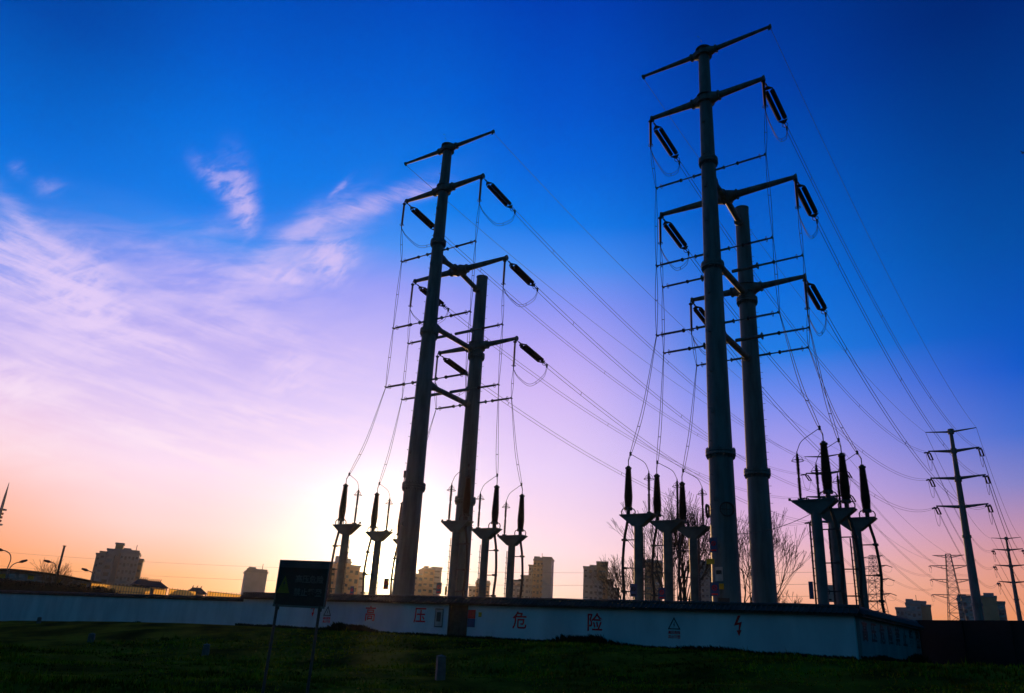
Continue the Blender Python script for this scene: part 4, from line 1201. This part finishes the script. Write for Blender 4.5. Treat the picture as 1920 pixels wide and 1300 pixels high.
# ------------------------------------------------------------------ street lamps and bare pole
def lamp(px, py_foot, pts, D, label, r=.08):
    P = at_d(px, py_foot, D)
    t = thing('street_lamp', (P.x, P.y, SITE), 0, label, 'street lamp', 'curved-arm street lamps on the left skyline')
    q = [at_d(a, b, D) - Vector((P.x, P.y, SITE)) for a, b in pts]
    m = MB(); m.tube([(0, 0, 0), q[0]], .09, 8); m.build('post', STEEL, t)
    m = MB(); m.tube(bez(q, 6), r, 6); m.build('curved_arm', STEEL, t)
    e = q[-1]; d = (q[-1] - q[-2]).normalized()
    m = MB(); m.tube([e - d * .2, e + d * .3, e + d * 1.1], [.1, .26, .16], 8); m.build('lamp_head', DARK, t)
lamp(14, 1085, [(15, 1063), (20, 1050), (19, 1040), (12, 1034), (4, 1032)], 165, 'street lamp with its arm curving left at the left edge')
lamp(17, 1085, [(18, 1066), (23, 1060), (30, 1056), (38, 1054)], 168, 'street lamp arm reaching right near the left edge')
lamp(104, 1085, [(106, 1066), (103, 1058), (98, 1055), (94, 1054)], 175, 'street lamp head just left of the bare leaning pole')
lamp(175, 1090, [(176, 1084), (175, 1076), (170, 1072), (164, 1070)], 175, 'street lamp just left of the far left apartment block')
a = at_d(106, 1084, 160); b = at_d(121, 1024, 160)
t = thing('utility_pole', (a.x, a.y, SITE), 0, 'bare concrete pole rising behind the low hall at left', 'pole')
MB().tube([(0, 0, 0), (b.x - a.x, b.y - a.y, b.z - SITE)], [.26, .17], 10).build('shaft', STEEL2, t)
MB().tube([(b.x - a.x, b.y - a.y, b.z - SITE - .05), (b.x - a.x, b.y - a.y, b.z - SITE + .06)], .3, 10).build('pole_cap', DARK, t)


# ------------------------------------------------------------------ bare trees
def bare_tree(name, loc, H, spread, label, seed, mt, depth=7, forks=3, r0=None, lean=0, rmin=.008, multi=1, low=.22):
    rr = random.Random(seed); t = thing(name, loc, 0, label, 'tree')
    trunk, crown = MB(), MB()
    def grow(p, d, L, r, lv):
        n = 3; pts = [p]; q = p; dd = d
        for k in range(n):
            dd = (dd + Vector((rr.uniform(-1, 1), rr.uniform(-1, 1), rr.uniform(-.3, .7))) * .13).normalized(); q = q + dd * (L / n); pts.append(q)
        r1 = max(rmin, r * .66)
        (trunk if lv < 2 else crown).tube(pts, [r + (r1 - r) * k / n for k in range(n + 1)], 7 if lv < 2 else (5 if lv < 4 else 3), caps=False)
        if lv >= depth: return
        nk = forks if lv else forks + 1
        if lv > 2: nk = rr.choice((2, 2, 3))
        ph = rr.uniform(0, 6.3)
        for k in range(nk):
            a = ph + 2 * PI * k / nk + rr.uniform(-.5, .5)
            tilt = rr.uniform(.25, .62) * spread if k else rr.uniform(.05, .25)
            x = Vector((math.cos(a), math.sin(a), 0)); s1 = dd.cross(x).normalized() if dd.cross(x).length > .01 else Vector((1, 0, 0))
            nd = (Matrix.Rotation(tilt, 3, s1) @ dd + Vector((0, 0, .10))).normalized()
            f = 1.0 if k == 0 else rr.uniform(.55, 1)
            st = pts[-1] if k < 2 else pts[2]
            grow(st, nd, L * rr.uniform(.68, .86), r1 * (.95 if k == 0 else rr.uniform(.6, .85)), lv + 1)
    for q in range(multi):
        a = 2 * PI * q / multi + .3
        d = Vector((lean + (.22 * math.cos(a) if multi > 1 else 0), (.2 * math.sin(a) if multi > 1 else 0), 1)).normalized()
        grow(Vector((.25 * math.cos(a), .25 * math.sin(a), 0)) if multi > 1 else Vector((0, 0, 0)), d, H * low, r0 or H * .018, 0)
    trunk.build('trunk', mt, t, True); crown.build('crown', mt, t, True)
    return t
def gp(px, D):
    P = at_d(px, 1130, D); return Vector((P.x, P.y, SITE))
bare_tree('bare_tree', gp(1276, 66), 11.5, .72, 'big bare tree with several stems behind the left supports of the right pylon', 11, BARK, depth=6, multi=3, low=.27, r0=.20, rmin=.014)
bare_tree('bare_tree', gp(1400, 70), 12.0, .95, 'bare tree between and right of the two right pylon poles', 23, BARK, depth=6, multi=2, low=.27, r0=.20, rmin=.014, lean=.12)
bare_tree('bare_tree', gp(1190, 74), 9.0, 1.0, 'lower bare tree at the left of the right-hand supports', 31, BARK, depth=6, multi=2, low=.25, r0=.14, rmin=.014)
bare_tree('bare_tree', gp(1450, 78), 6.0, 1.1, 'low spreading bare tree right of the rear right pole', 37, BARK, depth=6, multi=2, low=.25, r0=.14, rmin=.014, lean=.25)
bare_tree('bare_tree', gp(86, 158), 9.6, 1.1, 'yellowish bare tree in front of the low hall at left', 41, TWIG, depth=5, multi=2, low=.27, r0=.12, rmin=.02)
bare_tree('bare_tree', gp(128, 160), 7.6, 1.1, 'small bare tree right of the leaning pole', 43, TWIG, depth=5, multi=2, low=.25, r0=.1, rmin=.02)
bare_tree('bare_tree', gp(1905, 150), 7.0, 1.0, 'small bare tree at the foot of the far right pylon', 47, BARK, depth=5, multi=2, low=.25, r0=.1, rmin=.02)

# ------------------------------------------------------------------ warning board on two posts
SD = 18.5
tl, tr_, bl, br = at_d(527, 1050, SD), at_d(621, 1051, SD - .6), at_d(520, 1134, SD), at_d(608, 1138, SD - .6)
c = (tl + tr_) / 2
rzs = math.atan2(tr_.y - tl.y, tr_.x - tl.x)
w = (tr_ - tl).length; h = tl.z - bl.z
zc = (tl.z + bl.z) / 2
sb = thing('warning_board', (c.x, c.y, gz(c.x, c.y)), rzs, 'dark warning board with a yellow triangle standing on two thin posts in the grass', 'sign')
zc -= gz(c.x, c.y)
MB().box((0, 0, zc), (w, .05, h)).build('board', SIGNM, sb)
MB().box((0, -.028, zc + h * .41), (w * .985, .01, h * .16)).build('top_band', SIGNB, sb)
m = MB()
for s in (-1, 1): m.box((s * (w / 2 - .012), -.03, zc), (.024, .02, h))
m.box((0, -.03, zc - h / 2 - .02), (w, .05, .04)); m.build('rim', STEEL2, sb)
m = MB(); m.prism([(-w * .47, zc - h * .24), (-w * .22, zc - h * .24), (-w * .345, zc + h * .14)], -.036, -.028); m.build('yellow_triangle', DIMY, sb)
m = MB(); X_ = -w * .345; m.prism([(X_ + .02, zc + .07), (X_ - .03, zc - .04), (X_, zc - .03), (X_ - .02, zc - .12), (X_ + .035, zc - .0), (X_ + .005, zc - .01)], -.042, -.034); m.build('bolt_symbol', BLKP, sb)
lettering('高压危险', .17, DIML, sb, (w * .14, -.034, zc + h * .07), (PI / 2, 0, 0), bold=.003)
lettering('禁止攀登', .17, DIML, sb, (w * .14, -.034, zc - h * .22), (PI / 2, 0, 0), bold=.003)
for s in (-1, 1):
    MB().tube([(s * (w / 2 - .10) - .02, .0, zc - h / 2), (s * (w / 2 - .10) - .05, 0, -.4)], .032, 8).build('post', DARK, sb)
    MB().tube([(s * (w / 2 - .10), -.02, zc - h / 2 - .10), (s * (w / 2 - .10), -.02, zc - h / 2 + .02)], .045, 8).build('clamp', DARK, sb)

def ground_hit(px, py):
    d = ray(px, py); d /= math.hypot(d.x, d.y); r = 8
    while r < 110:
        q = EYE + d * r
        if q.z < gz(q.x, q.y): return q
        r += .1
    q = EYE + d * 60; q.z = gz(q.x, q.y); return q
# ------------------------------------------------------------------ concrete marker stones
for px, py, D, hh, lb in ((825, 1276, 22, .80, 'largest concrete marker post in the grass below the steel door'), (385, 1228, 29, .45, 'small concrete marker post left of the warning board'),
                          (170, 1204, 36, .42, 'tiny concrete marker post farther left in the grass'), (72, 1170, 60, .45, 'dark little marker post at the foot of the left wall')):
    P = ground_hit(px, py); z = P.z
    m = MB(); w_ = .16 if D < 40 else .13
    i = 0
    m.v += [(-w_, -w_, -.2), (w_, -w_, -.2), (w_, w_, -.2), (-w_, w_, -.2), (-w_ * .9, -w_ * .9, hh), (w_ * .9, -w_ * .9, hh), (w_ * .9, w_ * .9, hh), (-w_ * .9, w_ * .9, hh), (0, 0, hh + .05)]
    m.f += [(0, 1, 5, 4), (1, 2, 6, 5), (2, 3, 7, 6), (3, 0, 4, 7), (4, 5, 8), (5, 6, 8), (6, 7, 8), (7, 4, 8)]
    o = m.build('marker_post', CONC); o.location = (P.x, P.y, z); o.rotation_euler = (R(2), R(-2), R(15)); tag(o, lb, 'marker post', 'concrete marker posts in the grass')

# ------------------------------------------------------------------ a bird at the right edge
P = at_d(1919, 287, 70)
b_ = MB()
b_.tube([(-.22, 0, 0), (-.1, 0, .01), (.1, 0, .01), (.22, 0, 0)], [.01, .06, .05, .01], 8)
for s in (-1, 1):
    i = len(b_.v); b_.v += [(.08, s * .03, .02), (-.06, s * .03, .02), (-.02, s * .35, .10), (.04, s * .35, .10), (-.12, s * .62, -.02)]
    b_.f += [(i, i + 1, i + 2, i + 3), (i + 3, i + 2, i + 4)]
o = b_.build('bird', BLKP); o.location = P; o.rotation_euler = (0, R(-8), R(110)); tag(o, 'small dark bird flying at the right edge of the sky', 'bird')

# ------------------------------------------------------------------ evening haze in a closed box
HZ = bpy.data.materials.new('thin_haze'); HZ.use_nodes = True
hn = HZ.node_tree; hn.nodes.remove(hn.nodes['Principled BSDF'])
pv = hn.nodes.new('ShaderNodeVolumePrincipled'); pv.inputs['Color'].default_value = (.95, .9, .88, 1)
pv.inputs['Density'].default_value = .00006; pv.inputs['Anisotropy'].default_value = .84
hn.links.new(pv.outputs[0], hn.nodes['Material Output'].inputs['Volume'])
hz = MB().box((0, 600, 42), (3100, 1900, 90)).build('haze', HZ); tag(hz, kind='stuff')
